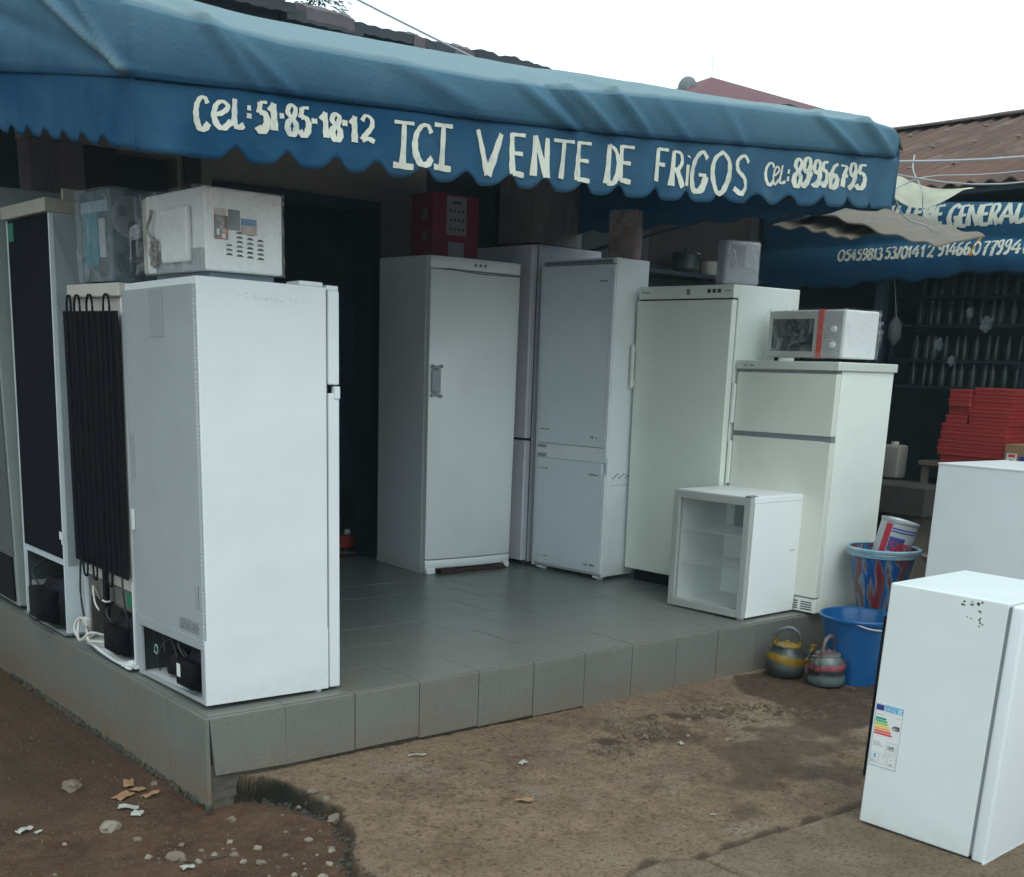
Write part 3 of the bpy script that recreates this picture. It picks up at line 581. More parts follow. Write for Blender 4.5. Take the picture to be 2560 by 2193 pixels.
# ---- brush lettering
G = {
 'C': [[(.9, .82), (.72, .98), (.4, .95), (.12, .7), (.08, .35), (.3, .05), (.65, .03), (.95, .22)]],
 'c': [[(.95, .95), (.6, .98), (.25, .75), (.1, .4), (.25, .08), (.6, .0), (.98, .2)]],
 'e': [[(.05, .45), (.5, .55), (.85, .8), (.6, .98), (.25, .85), (.08, .45), (.25, .08), (.6, .02), (1, .3)]],
 'L': [[(.25, 1), (.2, .5), (.12, .04)], [(.12, .05), (.6, .04), (1, .15)]],
 ':': [[(.5, .60), (.5, .92)], [(.5, .08), (.5, .40)]],
 '-': [[(.1, .5), (.9, .54)]], '.': [[(.4, .3), (.6, .35)]],
 '5': [[(.9, .97), (.3, .93)], [(.3, .93), (.22, .58)], [(.22, .58), (.6, .62), (.88, .42), (.75, .1), (.4, .0), (.1, .14)]],
 '1': [[(.1, .68), (.55, .98)], [(.55, .98), (.55, .5), (.58, .0)]],
 '8': [[(.5, .55), (.15, .75), (.4, 1), (.8, .9), (.7, .65), (.5, .55), (.12, .3), (.3, .0), (.75, .06), (.85, .35), (.5, .55)]],
 '2': [[(.1, .78), (.35, 1), (.75, .9), (.78, .62), (.4, .3), (.12, .06)], [(.12, .06), (.5, .14), (.95, .05)]],
 '9': [[(.85, .75), (.55, .5), (.15, .65), (.25, .95), (.65, 1), (.87, .75)], [(.87, .75), (.8, .3), (.45, .0), (.15, .1)]],
 '6': [[(.8, .97), (.35, .8), (.12, .35), (.3, .02), (.7, .04), (.85, .35), (.55, .52), (.2, .35)]],
 '7': [[(.08, .93), (.5, .95), (.95, .95)], [(.95, .95), (.6, .5), (.45, .0)], [(.3, .5), (.8, .55)]],
 '0': [[(.5, 1), (.12, .75), (.1, .28), (.45, .0), (.85, .25), (.88, .75), (.5, 1)]],
 '3': [[(.1, .9), (.5, 1), (.8, .8), (.45, .56)], [(.45, .56), (.85, .4), (.75, .08), (.4, .0), (.1, .12)]],
 '4': [[(.6, 1), (.3, .6), (.08, .3)], [(.08, .3), (.5, .32), (.98, .34)], [(.7, .7), (.66, .0)]],
 '/': [[(.9, 1), (.1, 0)]],
 'I': [[(.5, .95), (.5, .05)], [(.0, .97), (1, 1.0)], [(.0, .03), (1, .04)]],
 'i': [[(.5, .72), (.45, .05)], [(.5, .95), (.55, 1)]],
 'l': [[(.5, 1), (.45, .0)]],
 'V': [[(.0, 1), (.25, .5), (.5, .0)], [(.5, .0), (.75, .5), (1, 1)]],
 'E': [[(.12, 1), (.1, .5), (.08, .0)], [(.12, .97), (1, 1)], [(.1, .52), (.85, .54)], [(.08, .03), (1, .03)]],
 'N': [[(.1, .0), (.12, 1)], [(.12, 1), (.88, .02)], [(.88, .0), (.92, 1)]],
 'T': [[(.0, .92), (1, .98)], [(.5, .95), (.48, .0)]],
 'D': [[(.15, .98), (.12, .03)], [(.15, .98), (.7, .85), (.92, .5), (.65, .1), (.12, .03)]],
 'F': [[(.15, .98), (.12, .0)], [(.15, .97), (1, 1)], [(.12, .52), (.8, .54)]],
 'R': [[(.15, .98), (.12, .0)], [(.15, .97), (.7, .95), (.85, .72), (.55, .5), (.14, .48)], [(.45, .48), (.95, .0)]],
 'G': [[(.9, .85), (.6, 1), (.22, .8), (.08, .4), (.3, .03), (.7, .05), (.9, .4)], [(.9, .42), (.5, .42)]],
 'O': [[(.5, 1), (.12, .78), (.05, .4), (.3, .02), (.7, .02), (.95, .4), (.88, .8), (.5, 1)]],
 'S': [[(.92, .85), (.6, 1), (.2, .85), (.25, .6), (.7, .42), (.85, .18), (.5, .0), (.08, .12)]],
 'A': [[(.0, .0), (.5, 1)], [(.5, 1), (.98, .0)], [(.2, .35), (.8, .35)]],
 'Q': [[(.5, 1), (.12, .78), (.05, .4), (.3, .05), (.7, .05), (.95, .4), (.88, .8), (.5, 1)], [(.6, .3), (1, -.05)]],
 'U': [[(.1, 1), (.1, .3), (.4, .0), (.8, .15), (.88, .5), (.9, 1)]],
 'P': [[(.15, .98), (.12, .0)], [(.15, .97), (.75, .93), (.8, .6), (.14, .5)]],
 'n': [[(.1, .9), (.1, .0)], [(.1, .6), (.5, .95), (.85, .7), (.9, .0)]],
 '+': [[(.5, .8), (.5, .2)], [(.2, .5), (.8, .5)]],
}
rl = random.Random(5)
def glyph(ch, to3, wd, rot=0, ft=.0004):
    # to3(u, v, lift) -> point ; wd brush width as (u, v) fractions
    V = []; F = []; k = 0
    for st in G[ch]:
        P = smooth_path([(a, b, 0) for a, b in st], 7 if len(st) > 2 else 1)
        if len(st) == 2:
            a, b = Vector((*st[0], 0)), Vector((*st[1], 0)); P = [a.lerp(b, t/6) for t in range(7)]
        m = len(P); w0 = rl.uniform(.9, 1.12)
        base = len(V)
        for i, p in enumerate(P):
            d = P[min(i+1, m-1)]-P[max(i-1, 0)]
            # direction measured in real proportions
            dx, dy = d.x/wd[0], d.y/wd[1]; L = math.hypot(dx, dy) or 1; nx_, ny_ = -dy/L, dx/L
            w = w0*(1+.10*math.sin(i*1.3+k))*(.62+.42*abs(nx_))*(1.32-.5*min(1, max(0, p.y)))
            for sg in (-1, 1): V.append(to3(p.x+sg*nx_*wd[0]*w/2, p.y+sg*ny_*wd[1]*w/2, .0025+k*ft))
            if i: F.append((base+2*i-2, base+2*i-1, base+2*i+1, base+2*i))
        k += 1
    return V, F
# (char, x0, x1, z0, z1) on the front valance
VAL = [('C', -0.059, -0.014, 1.915, 2.005, 0.0125), ('e', -0.004, 0.056, 1.927, 2.003, 0.0125), ('L', 0.06, 0.1, 1.934, 2.015, 0.0125), (':', 0.102, 0.133, 1.964, 2.007, 0.0125), ('5', 0.143, 0.183, 1.937, 2.024, 0.0125), ('1', 0.183, 0.218, 1.945, 2.023, 0.0125), ('-', 0.22, 0.24, 1.98, 2.0, 0.0125), ('8', 0.245, 0.289, 1.943, 2.027, 0.0125), ('5', 0.291, 0.334, 1.946, 2.031, 0.0125), ('-', 0.337, 0.363, 1.983, 2.003, 0.0125), ('1', 0.368, 0.409, 1.95, 2.026, 0.0125), ('8', 0.409, 0.452, 1.95, 2.026, 0.0125), ('-', 0.452, 0.477, 1.994, 2.014, 0.0125), ('1', 0.482, 0.519, 1.952, 2.031, 0.0125), ('2', 0.525, 0.579, 1.958, 2.038, 0.0125), ('I', 0.656, 0.737, 1.899, 2.04, 0.0175), ('C', 0.736, 0.818, 1.915, 2.044, 0.0175), ('I', 0.823, 0.903, 1.913, 2.055, 0.0175), ('V', 1.016, 1.121, 1.919, 2.062, 0.0175), ('E', 1.161, 1.231, 1.932, 2.071, 0.0175), ('N', 1.269, 1.344, 1.941, 2.077, 0.0175), ('T', 1.371, 1.481, 1.949, 2.086, 0.0175), ('E', 1.495, 1.57, 1.952, 2.089, 0.0175), ('D', 1.654, 1.719, 1.955, 2.101, 0.0175), ('E', 1.72, 1.797, 1.976, 2.105, 0.0175), ('F', 1.92, 1.994, 1.998, 2.122, 0.0175), ('R', 2.017, 2.091, 1.993, 2.126, 0.0175), ('i', 2.108, 2.134, 1.997, 2.118, 0.0175), ('G', 2.146, 2.244, 1.992, 2.143, 0.0175), ('O', 2.264, 2.384, 2.001, 2.158, 0.0175), ('S', 2.403, 2.501, 2.008, 2.16, 0.0175), ('C', 2.612, 2.683, 2.066, 2.157, 0.013), ('e', 2.674, 2.724, 2.076, 2.149, 0.011), ('L', 2.724, 2.767, 2.084, 2.158, 0.011), (':', 2.762, 2.795, 2.093, 2.151, 0.012), ('8', 2.809, 2.876, 2.084, 2.196, 0.0135), ('9', 2.873, 2.936, 2.091, 2.207, 0.0135), ('-', 2.92, 2.951, 2.136, 2.155, 0.012), ('9', 2.946, 3.004, 2.099, 2.206, 0.0135), ('5', 3.001, 3.058, 2.105, 2.212, 0.0135), ('-', 3.05, 3.078, 2.148, 2.167, 0.012), ('6', 3.078, 3.147, 2.108, 2.214, 0.0135), ('7', 3.151, 3.211, 2.119, 2.215, 0.0135), ('-', 3.195, 3.225, 2.159, 2.179, 0.012), ('9', 3.228, 3.292, 2.123, 2.229, 0.0135), ('5', 3.292, 3.365, 2.128, 2.237, 0.0135)]
for ch, x0, x1, z0, z1, w in VAL:
    def to3(u, v, lift, x0=x0, x1=x1, z0=z0, z1=z1):
        x = x0+(x1-x0)*u; z = z0+(z1-z0)*v; return (x, val_y(x, z)-.002-lift, z)
    w *= {':': .95, '-': 1.9}.get(ch, 1.22)
    if ch.isdigit() and x1-x0 < .2: x0, x1 = x0+(x1-x0)*(.05 if x0 < 2.8 else .12), x1-(x1-x0)*(.10 if x0 < 2.8 else .22)
    mk('letter', [glyph(ch, to3, (w/(x1-x0), w/(z1-z0)))], m_paint, awn)

# ------------------------------------------------------------------ refrigerators
def quadstrip(plane, c, u0, u1, v0, v1, t=.001):
    # thin sticker: plane 'x' -> on face x=c facing -x ; 'y' -> on face y=c facing -y
    return box(c-t, c, u0, u1, v0, v1) if plane == 'x' else box(u0, u1, c-t, c, v0, v1)
def print_marks(plane, c, u0, u1, v, h, n, seed=1):
    rr = random.Random(seed); out = []; u = u0; st = (u1-u0)/n
    for k in range(n):
        if rr.random() < .8: out.append(quadstrip(plane, c, u, u+st*.65, v, v+h*rr.uniform(.5, 1), .0012))
        u += st
    return out
def compressor(parent, x, y, z, s=1):
    prof = [(.05*s, 0), (.088*s, .008*s), (.092*s, .05*s), (.090*s, .060*s), (.094*s, .064*s), (.090*s, .10*s), (.075*s, .128*s), (.03*s, .140*s), (.0, .142*s)]
    cpr = mk('compressor', [lathe(prof, 24, (x, y, z)), box(x-.115*s, x-.07*s, y-.055*s, y+.055*s, z+.02*s, z+.10*s, .006)], m_black, parent, smooth=True)
    mk('suction_pipe', [tube([(x-.07*s, y+.03*s, z+.07*s), (x-.1*s, y+.06*s, z+.13*s), (x-.04*s, y+.12*s, z+.16*s)], .005)], m_cableblk, cpr)
    return cpr

# F1: big double door fridge, back towards the left edge, side to the camera
f = thing('refrigerator', 'tall white two-door fridge with grey textured back at the platform corner', 'refrigerator', (.030, .067, .02), -.007, (.014, .02))
W1, L1, H1 = .515, .622, 1.50
body = mk('body', [box(.012, W1, 0, L1, .235, H1-.004, .006), box(.31, W1, .012, L1-.012, .0, .235), box(0.003, W1, 0, .012, -.0, .24), box(0.003, W1, L1-.012, L1, -.0, .24), box(.003, W1, .012, L1-.012, 0, .012)], m_white, f)
def embossed(name='pebbled steel'):
    m = bpy.data.materials.new(name); m.use_nodes = True; n = m.node_tree.nodes; l = m.node_tree.links; p = n['Principled BSDF']
    tc = n.new('ShaderNodeTexCoord'); mp = n.new('ShaderNodeMapping'); mp.inputs['Rotation'].default_value = (R(35), 0, 0); mp.inputs['Scale'].default_value = (1, 110, 110); l.new(tc.outputs['Object'], mp.inputs[0])
    ck = n.new('ShaderNodeTexVoronoi'); ck.inputs['Randomness'].default_value = .12; ck.inputs['Scale'].default_value = 1; l.new(mp.outputs[0], ck.inputs['Vector'])
    ns = n.new('ShaderNodeTexNoise'); ns.inputs['Scale'].default_value = 4; l.new(tc.outputs['Object'], ns.inputs['Vector'])
    mr = n.new('ShaderNodeMapRange'); mr.inputs[1].default_value = .2; mr.inputs[2].default_value = .6; mr.inputs[3].default_value = 1.1; mr.inputs[4].default_value = .82; l.new(ck.outputs['Distance'], mr.inputs[0])
    mx = n.new('ShaderNodeMixRGB'); mx.inputs[1].default_value = (.38, .41, .415, 1); mx.inputs[2].default_value = (.31, .34, .345, 1); l.new(ns.outputs[0], mx.inputs[0])
    vm = n.new('ShaderNodeVectorMath'); vm.operation = 'SCALE'; l.new(mx.outputs[0], vm.inputs[0]); l.new(mr.outputs[0], vm.inputs['Scale']); l.new(vm.outputs[0], p.inputs['Base Color'])
    b = n.new('ShaderNodeBump'); b.inputs['Strength'].default_value = .5; b.inputs['Distance'].default_value = .003; b.invert = True; l.new(ck.outputs['Distance'], b.inputs['Height']); l.new(b.outputs[0], p.inputs['Normal'])
    p.inputs['Roughness'].default_value = .45; return m
mk('niche_lining', [box(.24, .31, .012, L1-.012, .012, .235), box(.012, .30, L1-.018, L1-.0125, .012, .235), box(.012, .30, .0125, .018, .012, .235)], m_darkgap, f)
bp_ = mk('back_panel', [box(0, .011, .006, L1-.006, .245, H1-.03, .002), box(-.003, .011, .006, L1-.006, .205, .245, .002), box(.0, .011, 0.004, .03, .0, .205, .001), box(.0, .011, L1-.045, L1-.004, .0, .205, .001), box(.002, .011, .03, L1-.045, .0, .016, .001)], embossed(), f)
m_emb = mat('smooth grey patch', (.30, .33, .335), .5)
mks('label_recess', [box(-.002, .0, .25, .37, 1.30, 1.46, .001), box(-.002, 0, .56, .60, .78, .95, .001)], m_emb, bp_)
mk('bracket', [box(-.006, -.001, .585, .612, .58, .66, .002)], m_whiteplastic, bp_)
mk('bracket', [box(-.005, -.001, .03, .055, .36, .44, .002)], m_emb, bp_)
lt = []
for k, ch in enumerate('OPENTAVE'):
    y0 = .195-k*.021
    lt.append(glyph(ch, lambda u, v, lift, y0=y0: (-.0035-lift, y0-.016*u, .262+.042*v), (.28, .11)))
mk('embossed_letters', lt, mat('raised grey letter', (.20, .22, .225), .4), bp_)
bo = mk('door', [box(W1+.008, W1+.055, .002, L1-.004, .955+.20, H1-.012, .006, 2)], m_white, f)
mk('door', [box(W1+.008, W1+.055, .002, L1-.004, .0, .955+.17, .006, 2)], m_white, f)
mk('door_gasket', [box(W1, W1+.008, .012, L1-.012, .0, H1-.02)], m_gasket, f)
mk('handle_notch', [box(W1+.030, W1+.0555, -.003, .02, 1.105, 1.15, .003)], m_white2, f)
mk('hinge_cover', [box(W1-.10, W1+.0, .02, .12, H1-.004, H1+.014, .007, 2)], m_whiteplastic, f)
mk('hinge_cover', [box(W1+.005, W1+.055, .01, .10, H1-.012, H1+.005, .003, 2)], m_whiteplastic, f)
mk('foot', [lathe([(.013, 0), (.016, .004), (.010, .02)], 12, (W1-.03, .03, -.02))], m_whiteplastic, f)
mk('foot', [lathe([(.013, 0), (.016, .004), (.010, .02)], 12, (W1-.03, L1-.03, -.02))], m_whiteplastic, f)
mk('foot', [box(.04, .12, .03, .06, -.02, 0)], m_darkgap, f)
compressor(f, .13, .15, .016, 1.28); 
mk('fan_motor', [lathe([(.02, 0), (.055, .012), (.06, .06), (.035, .10), (0, .11)], 18, (.10, .43, .016)), box(.05, .2, .30, .37, .016, .07, .008)], m_black, f, smooth=True)
mk('wiring', [tube([(.04, .5, .03), (.02, .47, .10), (.05, .42, .17), (.05, .36, .12), (.04, .32, .05), (.03, .25, .04)], .004), tube([(.05, .30, .14), (.03, .25, .16), (.04, .18, .12), (.03, .10, .17)], .004), tube([(.03, .52, .10), (.02, .50, .19), (.03, .45, .2), (.03, .42, .12)], .003), tube([(.05, .28, .03), (.03, .2, .035), (.04, .13, .02), (.02, .08, .03)], .005)], m_cableblk, f)
mk('wiring', [tube([(.02, .50, .115), (.016, .48, .14), (.016, .46, .13), (.016, .47, .105), (.018, .50, .11)], .0025), tube([(.02, .12, .11), (.016, .10, .07), (.02, .16, .05)], .0018)], mat('green wire', (.25, .42, .38), .5), f)
mk('copper_pipe', [tube([(.03, .05, .17), (.02, .05, .12), (.025, .07, .1)], .004)], mat('copper', (.42, .20, .11), .45, metal=.6), f)
mk('rating_label', [quadstrip('x', -.018, .175, .205, .075, .125)], m_label, f)
mk('scuff', [quadstrip('y', 0, a_, a_+w_, z__, z__+random.uniform(.001, .003), .0004) for a_, w_, z__ in [(random.gauss(.27, .06), random.uniform(.002, .012), random.gauss(1.437, .006)) for k in range(34)]], mat('grime', (.50, .51, .48), .8), f)

# M: fridge with bare black condenser
f = thing('refrigerator', 'fridge showing its black condenser grid, beside the two-door corner fridge', 'refrigerator', (.039, .725, .02), -.006, (.011, -.005))
WM, LM, HM = .55, .545, 1.487
mk('body', [box(.03, WM, 0, LM, .30, HM-.05, .004), box(.02, WM, .0, .016, 0.0, .3), box(.0, WM, LM-.014, LM, 0.0, .3), box(.0, .03, .0, .016, .0, HM-.05), box(.012, .03, LM-.014, LM, .0, HM-.05)], m_white2, f)
mk('back_liner', [box(.012, .03, .016, LM-.014, .30, HM-.05, .003)], m_dirtywhite, f)
mk('liner_foot', [box(.02, .16, .016, LM-.014, .20, .30, .02), box(.16, .3, .016, LM-.014, .02, .30)], mat('dusty grey moulding', (.16, .145, .125), .9, .35, 10), f)
mk('worktop', [box(-.012, WM+.02, -.004, LM+.004, HM-.05, HM, .006, 2)], mat('cream worktop', (.55, .52, .45), .5, .1, 5, stain=(.35, .3, .24), samt=.4), f)
cd_ = mk('condenser', [box(-.022, -.018, -.005, LM+.03, .36, 1.385)], m_blackmetal, f)
ys = [.055, .105, .16, .215, .285, .345, .415, .47]
mks('condenser_tube', [tube([(-.024, y, .37), (-.024, y, 1.38)], .0055) for y in ys+[.52]], m_blackmetal, cd_)
for k in range(12):
    y = .02+k*.046
    mk('condenser_rib', [box(-.0235, -.0225, y, y+.004, .365, 1.38)], m_blackmetal, cd_)
lp = []
for a, b in ((.485, .53), (.385, .445), (.25, .31), (.075, .135)):
    m_ = (a+b)/2; lp.append(tube([(-.02, a, 1.37), (-.02, a, 1.41), (-.02, a+(m_-a)*.35, 1.438), (-.02, m_, 1.445), (-.02, b-(b-m_)*.35, 1.438), (-.02, b, 1.41), (-.02, b, 1.37)], .0045))
for a, b in ((.44, .49), (.33, .375), (.16, .22)):
    m_ = (a+b)/2; lp.append(tube([(-.02, a, .38), (-.02, a, .34), (-.02, a+(m_-a)*.35, .31), (-.02, m_, .303), (-.02, b-(b-m_)*.35, .31), (-.02, b, .34), (-.02, b, .38)], .0045))
mks('coil_loop', lp, m_blackmetal, cd_, smooth=True)
mk('drain_pipe', [box(-.022, -.002, .245, .275, .16, .375, .003)], m_black, f)
mk('pipe', [tube([(-.02, .06, .37), (-.02, .05, .27), (-.01, .045, .18), (.0, .08, .13), (.0, .15, .15), (.01, .2, .10)], .0045), tube([(-.02, .52, .37), (-.025, .53, .22), (-.02, .50, .08), (-.01, .46, .03)], .0045)], m_cableblk, f)
mk('cable_tie', [box(-.026, -.004, .24, .28, .226, .232)], m_label, f)
mk('green_tape', [quadstrip('x', .010, .015, .095, .235, .295)], m_greenst2, f)
mk('back_lining', [box(.155, .16, .016, LM-.014, .02, .2), box(.02, .155, LM-.020, LM-.0145, .02, .2), box(.02, .155, .0165, .022, .02, .2)], mat('dusty recess', (.07, .065, .058), .9), f)
compressor(f, .105, .14, .012, 1.35)
mk('compressor_label', [quadstrip('x', -.024, .165, .20, .07, .12)], m_orange, f)
mk('tray', [box(-.02, .25, .0, LM-.03, -.004, .01, .003), tube([(-.022, -.02, .012), (-.03, .10, .0), (-.03, .3, .005), (-.02, .44, .012)], .008)], m_whiteplastic, f)
mk('rag', [slab(grid(lambda u, v: (-.035+.07*v, -.01+.09*u, -.002+.022*math.sin(u*3.1)*math.sin(v*3)+.008*nz(u*6, v*6)), 10, 8), (0, 0, -.004))], m_whiteplastic, f, smooth=True)
mk('power_cord', [tube([(.03, .45, .20), (.0, .44, .26), (-.012, .40, .20), (-.01, .36, .17)], .004), tube([(.02, .40, .05), (-.03, .42, .06), (-.055, .47, .02), (-.05, .52, .03), (-.035, .545, .075), (-.03, .53, .105), (-.03, .47, .09), (-.04, .42, .03), (-.03, .36, .035), (0, .3, .04)], .006), tube([(0, .44, .05), (-.04, .5, .012), (-.05, .56, .05), (-.03, .55, .10), (0, .48, .1)], .005), box(-.045, -.02, .43, .47, .085, .125, .006, 2)], m_cable, f, smooth=True)

# L: tall fridge with black back panel
f = thing('refrigerator', 'tall fridge with solid black back panel and beige top cap, second from the left edge', 'refrigerator', (.015, 1.439, .02), -.011, (.023, .001))
WL, LL, HL = .60, .57, 1.836
mk('body', [box(.012, WL, 0, LL, .30, HL-.055, .005), box(.0, WL, .0, .014, 0.0, HL-.055), box(.0, WL, LL-.014, LL, .0, HL-.055), box(.25, WL, .014, LL-.014, 0, .3)], mat('cool grey enamel', (.62, .70, .72), .42, .08, 3, stain=(.25, .26, .26), samt=.4), f)
mk('back_panel', [box(.002, .012, .014, LL-.014, .335, HL-.058)], m_blackpanel, f)
mk('top_cap', [box(-.02, WL+.02, -.008, LL+.012, HL-.055, HL, .005, 1), box(.06, .16, .0, .02, HL, HL+.045, .004)], m_beige, f)
mk('green_sticker', [quadstrip('x', .002, LL-.09, LL-.022, HL-.145, HL-.068)], m_greenst, f)
mk('torn_label', [quadstrip('x', .002, .02, .055, .42, .455), quadstrip('x', .002, .018, .03, .40, .42)], m_label, f)
mk('recess_lining', [box(.20, .25, .014, LL-.014, .0, .335), box(.012, .2, LL-.02, LL-.0145, 0, .3), box(.012, .2, .0145, .02, 0, .3)], m_darkgap, f)
compressor(f, .12, .17, .01, 1.75)
mk('drip_box', [box(.0, .10, .36, .48, .0, .17, .006)], m_galv, f)
mk('wiring', [tube([(.0, .35, .02), (-.02, .30, .01), (-.03, .38, -.0), (-.02, .46, .01), (.0, .42, .05)], .004), tube([(.03, .33, .12), (-.01, .30, .05), (-.03, .34, .0), (-.02, .42, -.005)], .004), tube([(.03, .25, .18), (.0, .3, .14), (.02, .33, .10)], .004)], m_cableblk, f)
mk('rating_label', [quadstrip('x', .0, .235, .27, .13, .17)], m_label, f)
mk('floor_pan', [box(-.01, .25, .0, LL, -.012, .0, .002)], m_gasket, f)

# F0: far left fridge
f = thing('refrigerator', 'dull grey fridge cut off by the left edge of the photo', 'refrigerator', (.008, 2.124, .02), -.022)
mk('body', [box(.012, .6, 0, .6, 0, 1.935, .006)], m_greydk, f)
mk('back_panel', [box(0, .012, .012, .588, .25, 1.92, .002)], mat('dark green grey back', (.10, .12, .11), .6), f)
mk('compressor_recess', [box(.001, .012, .03, .57, .02, .24)], m_black, f)
mk('sticker', [quadstrip('x', 0, .06, .075, .80, .86)], m_orange, f)

# F2: tall white upright with curved door
f = thing('refrigerator', 'tall white single-door fridge with curved door and red carton on top', 'refrigerator', (2.38, 1.970, 0), -.0321, (.0005, -.0075))
W2, L2, H2 = .652, .568, 1.845
mk('body', [box(0, W2, .055, L2, .03, H2, .006), box(.0, .02, .055, L2, .0, .04)], m_white2, f)
def door_curved(x0, x1, yb, z0, z1, bulge, n=14, rad=.02):
    fnc = lambda x: -bulge*math.sin(math.pi*(x-x0)/(x1-x0))
    V = []; F = []
    pts = [(x0, yb)]+[(x0+(x1-x0)*i/n, (0.012 if i in (0, n) else .003) + fnc(x0+(x1-x0)*i/n)) for i in range(n+1)]+[(x1, yb)]
    zs = [(z0, 1), (z0+.008, 0), (z1-.008, 0), (z1, 1)]
    for z, k in zs:
        for x, y in pts: V.append((x, y+(.006*k if y < yb-.01 else 0), z))
    m = len(pts)
    for r in range(3):
        for i in range(m-1): F.append((r*m+i, r*m+i+1, (r+1)*m+i+1, (r+1)*m+i))
        F.append((r*m+m-1, r*m, (r+1)*m, (r+1)*m+m-1))
    F.append(tuple(range(m))[::-1]); F.append(tuple(3*m+i for i in range(m))); return V, F
m_f2 = mat('white door enamel', (.87, .90, .88), .30, .05, 2, stain=(.42, .41, .37), samt=.12, coat=.15)
mk('door', [door_curved(.002, W2-.002, .050, .092, H2-.075, .016)], m_f2, f, smooth=True)
mk('control_panel', [door_curved(.002, W2-.002, .050, H2-.068, H2-.002, .016)], m_f2, f, smooth=True)
mk('panel_lip', [tube([(.10, -.015, H2-.068), (.33, -.026, H2-.083), (W2-.02, -.008, H2-.078)], .003, sub=8)], m_gasket, f)
mks('control_knob', [box(.29+.035*k, .305+.035*k, -.020, -.012, H2-.045, H2-.030, .002) for k in range(3)], m_gasket, f)
mk('plinth', [door_curved(.002, W2-.002, .050, .035, .085, .014), box(.002, .07, -.008, .05, -.0, .04, .01, 2), box(W2-.05, W2-.002, .0, .05, .0, .04, .01, 2)], m_f2, f, smooth=True)
mk('handle', [box(.012, .075, -.0095, .0, 1.085, 1.215, .004), tube([(.01, -.007, 1.235), (.04, -.012, 1.225), (.08, -.014, 1.235)], .010), tube([(.01, -.007, 1.065), (.04, -.012, 1.075), (.08, -.014, 1.062)], .010)], m_grey, f, smooth=True)
ho = mk('rag', [slab(grid(lambda u, v: (.10+.50*u, -.03+.06*v+.012*nz(u*9, v*3), .008+.030*math.sin(math.pi*v)*(.6+.5*nz(u*5, v*2, 4))+.01*nz(u*14, v*9)), 30, 10), (0, 0, -.008))], mat('red brown rag', (.060, .026, .022), .95, .5, 25, bump=.6), None, smooth=True)
ho.location = (2.38, 1.955, 0); tag(ho, 'brown rag bundle stuffed under the tall single-door fridge', 'rag')
bxr = thing('carton', 'red cardboard carton with white printed panels on the tall single-door fridge', 'carton', (2.476, 2.09, 1.852))
m_rc = mat('crimson carton', (.19, .008, .028), .6, .15, 6)
mk('box_body', [box(0, .337, 0, .217, 0, .349, .003)], m_rc, bxr)
mk('printed_panel', [quadstrip('y', 0, .10, .245, .125, .335)], mat('greyish print', (.30, .27, .29), .6, .2, 25), bxr)
mk('printed_panel', [quadstrip('y', 0, .115, .23, .005, .085)], mat('greyish print', (.30, .27, .29)), bxr)
mk('print_marks', [quadstrip('y', -.001, .12+.03*(k % 4), .137+.03*(k % 4), .15+.05*(k//4), .165+.05*(k//4), .0008) for k in range(12)]+[quadstrip('y', -.001, .14, .21, .295, .31, .0008)], m_mark, bxr)
mks('printed_panel', [quadstrip('x', 0, .05, .10, .20, .26), quadstrip('x', 0, .05, .10, .09, .14)], mat('dim print', (.2, .15, .16), .6), bxr)

# F3 between
f = thing('refrigerator', 'grey-white fridge squeezed behind the single-door fridge with cardboard box on top', 'refrigerator', (3.14, 1.970, 0), .03)
m_f3 = mat('grey white enamel', (.66, .67, .71), .4, .06, 3, stain=(.3, .29, .27), samt=.35)
mk('body', [box(.06, .6, .0, .6, .015, 1.971, .006), ], m_f3, f)
mk('door', [box(0, .05, .004, .596, .03, .795, .006, 1)], mat('lilac white door', (.74, .73, .78), .4), f)
mk('door', [box(0, .05, .004, .596, .81, 1.965, .006, 1)], mat('lilac white door', (.74, .73, .78), .4), f)
mk('door_gasket', [box(.05, .06, .012, .59, .03, 1.96)], m_darkgap, f)
mk('foot', [lathe([(.014, 0), (.012, .02)], 10, (.05, .03, 0)), lathe([(.014, 0), (.012, .02)], 10, (.05, .56, 0))], m_mark, f)
cbx = thing('carton', 'worn brown cardboard box standing on the grey-white fridge under the awning', 'carton', (3.196, 2.025, 1.985), .139)
mk('box_body', [box(0, .46, 0, .3, 0, .40, .003)], mat('worn cardboard', (.26, .22, .20), .9, .3, 6, stain=(.50, .46, .43), samt=.7, sscale=5, stretch=(2, 1, .6)), cbx)
mk('tape', [quadstrip('y', 0, .41, .455, 0, .4)], m_gasket, cbx)
dkb = thing('carton', 'dark green grey box behind the brown cardboard one on the grey-white fridge', 'carton', (3.15, 2.36, 1.975), .2)
mk('box_body', [box(0, .30, 0, .2, 0, .32, .004)], mat('dark teal carton', (.02, .04, .045), .7), dkb); mk('lid_seam', [quadstrip('x', 0, 0, .2, .28, .284), quadstrip('y', 0, 0, .3, .28, .284)], m_mark, dkb)

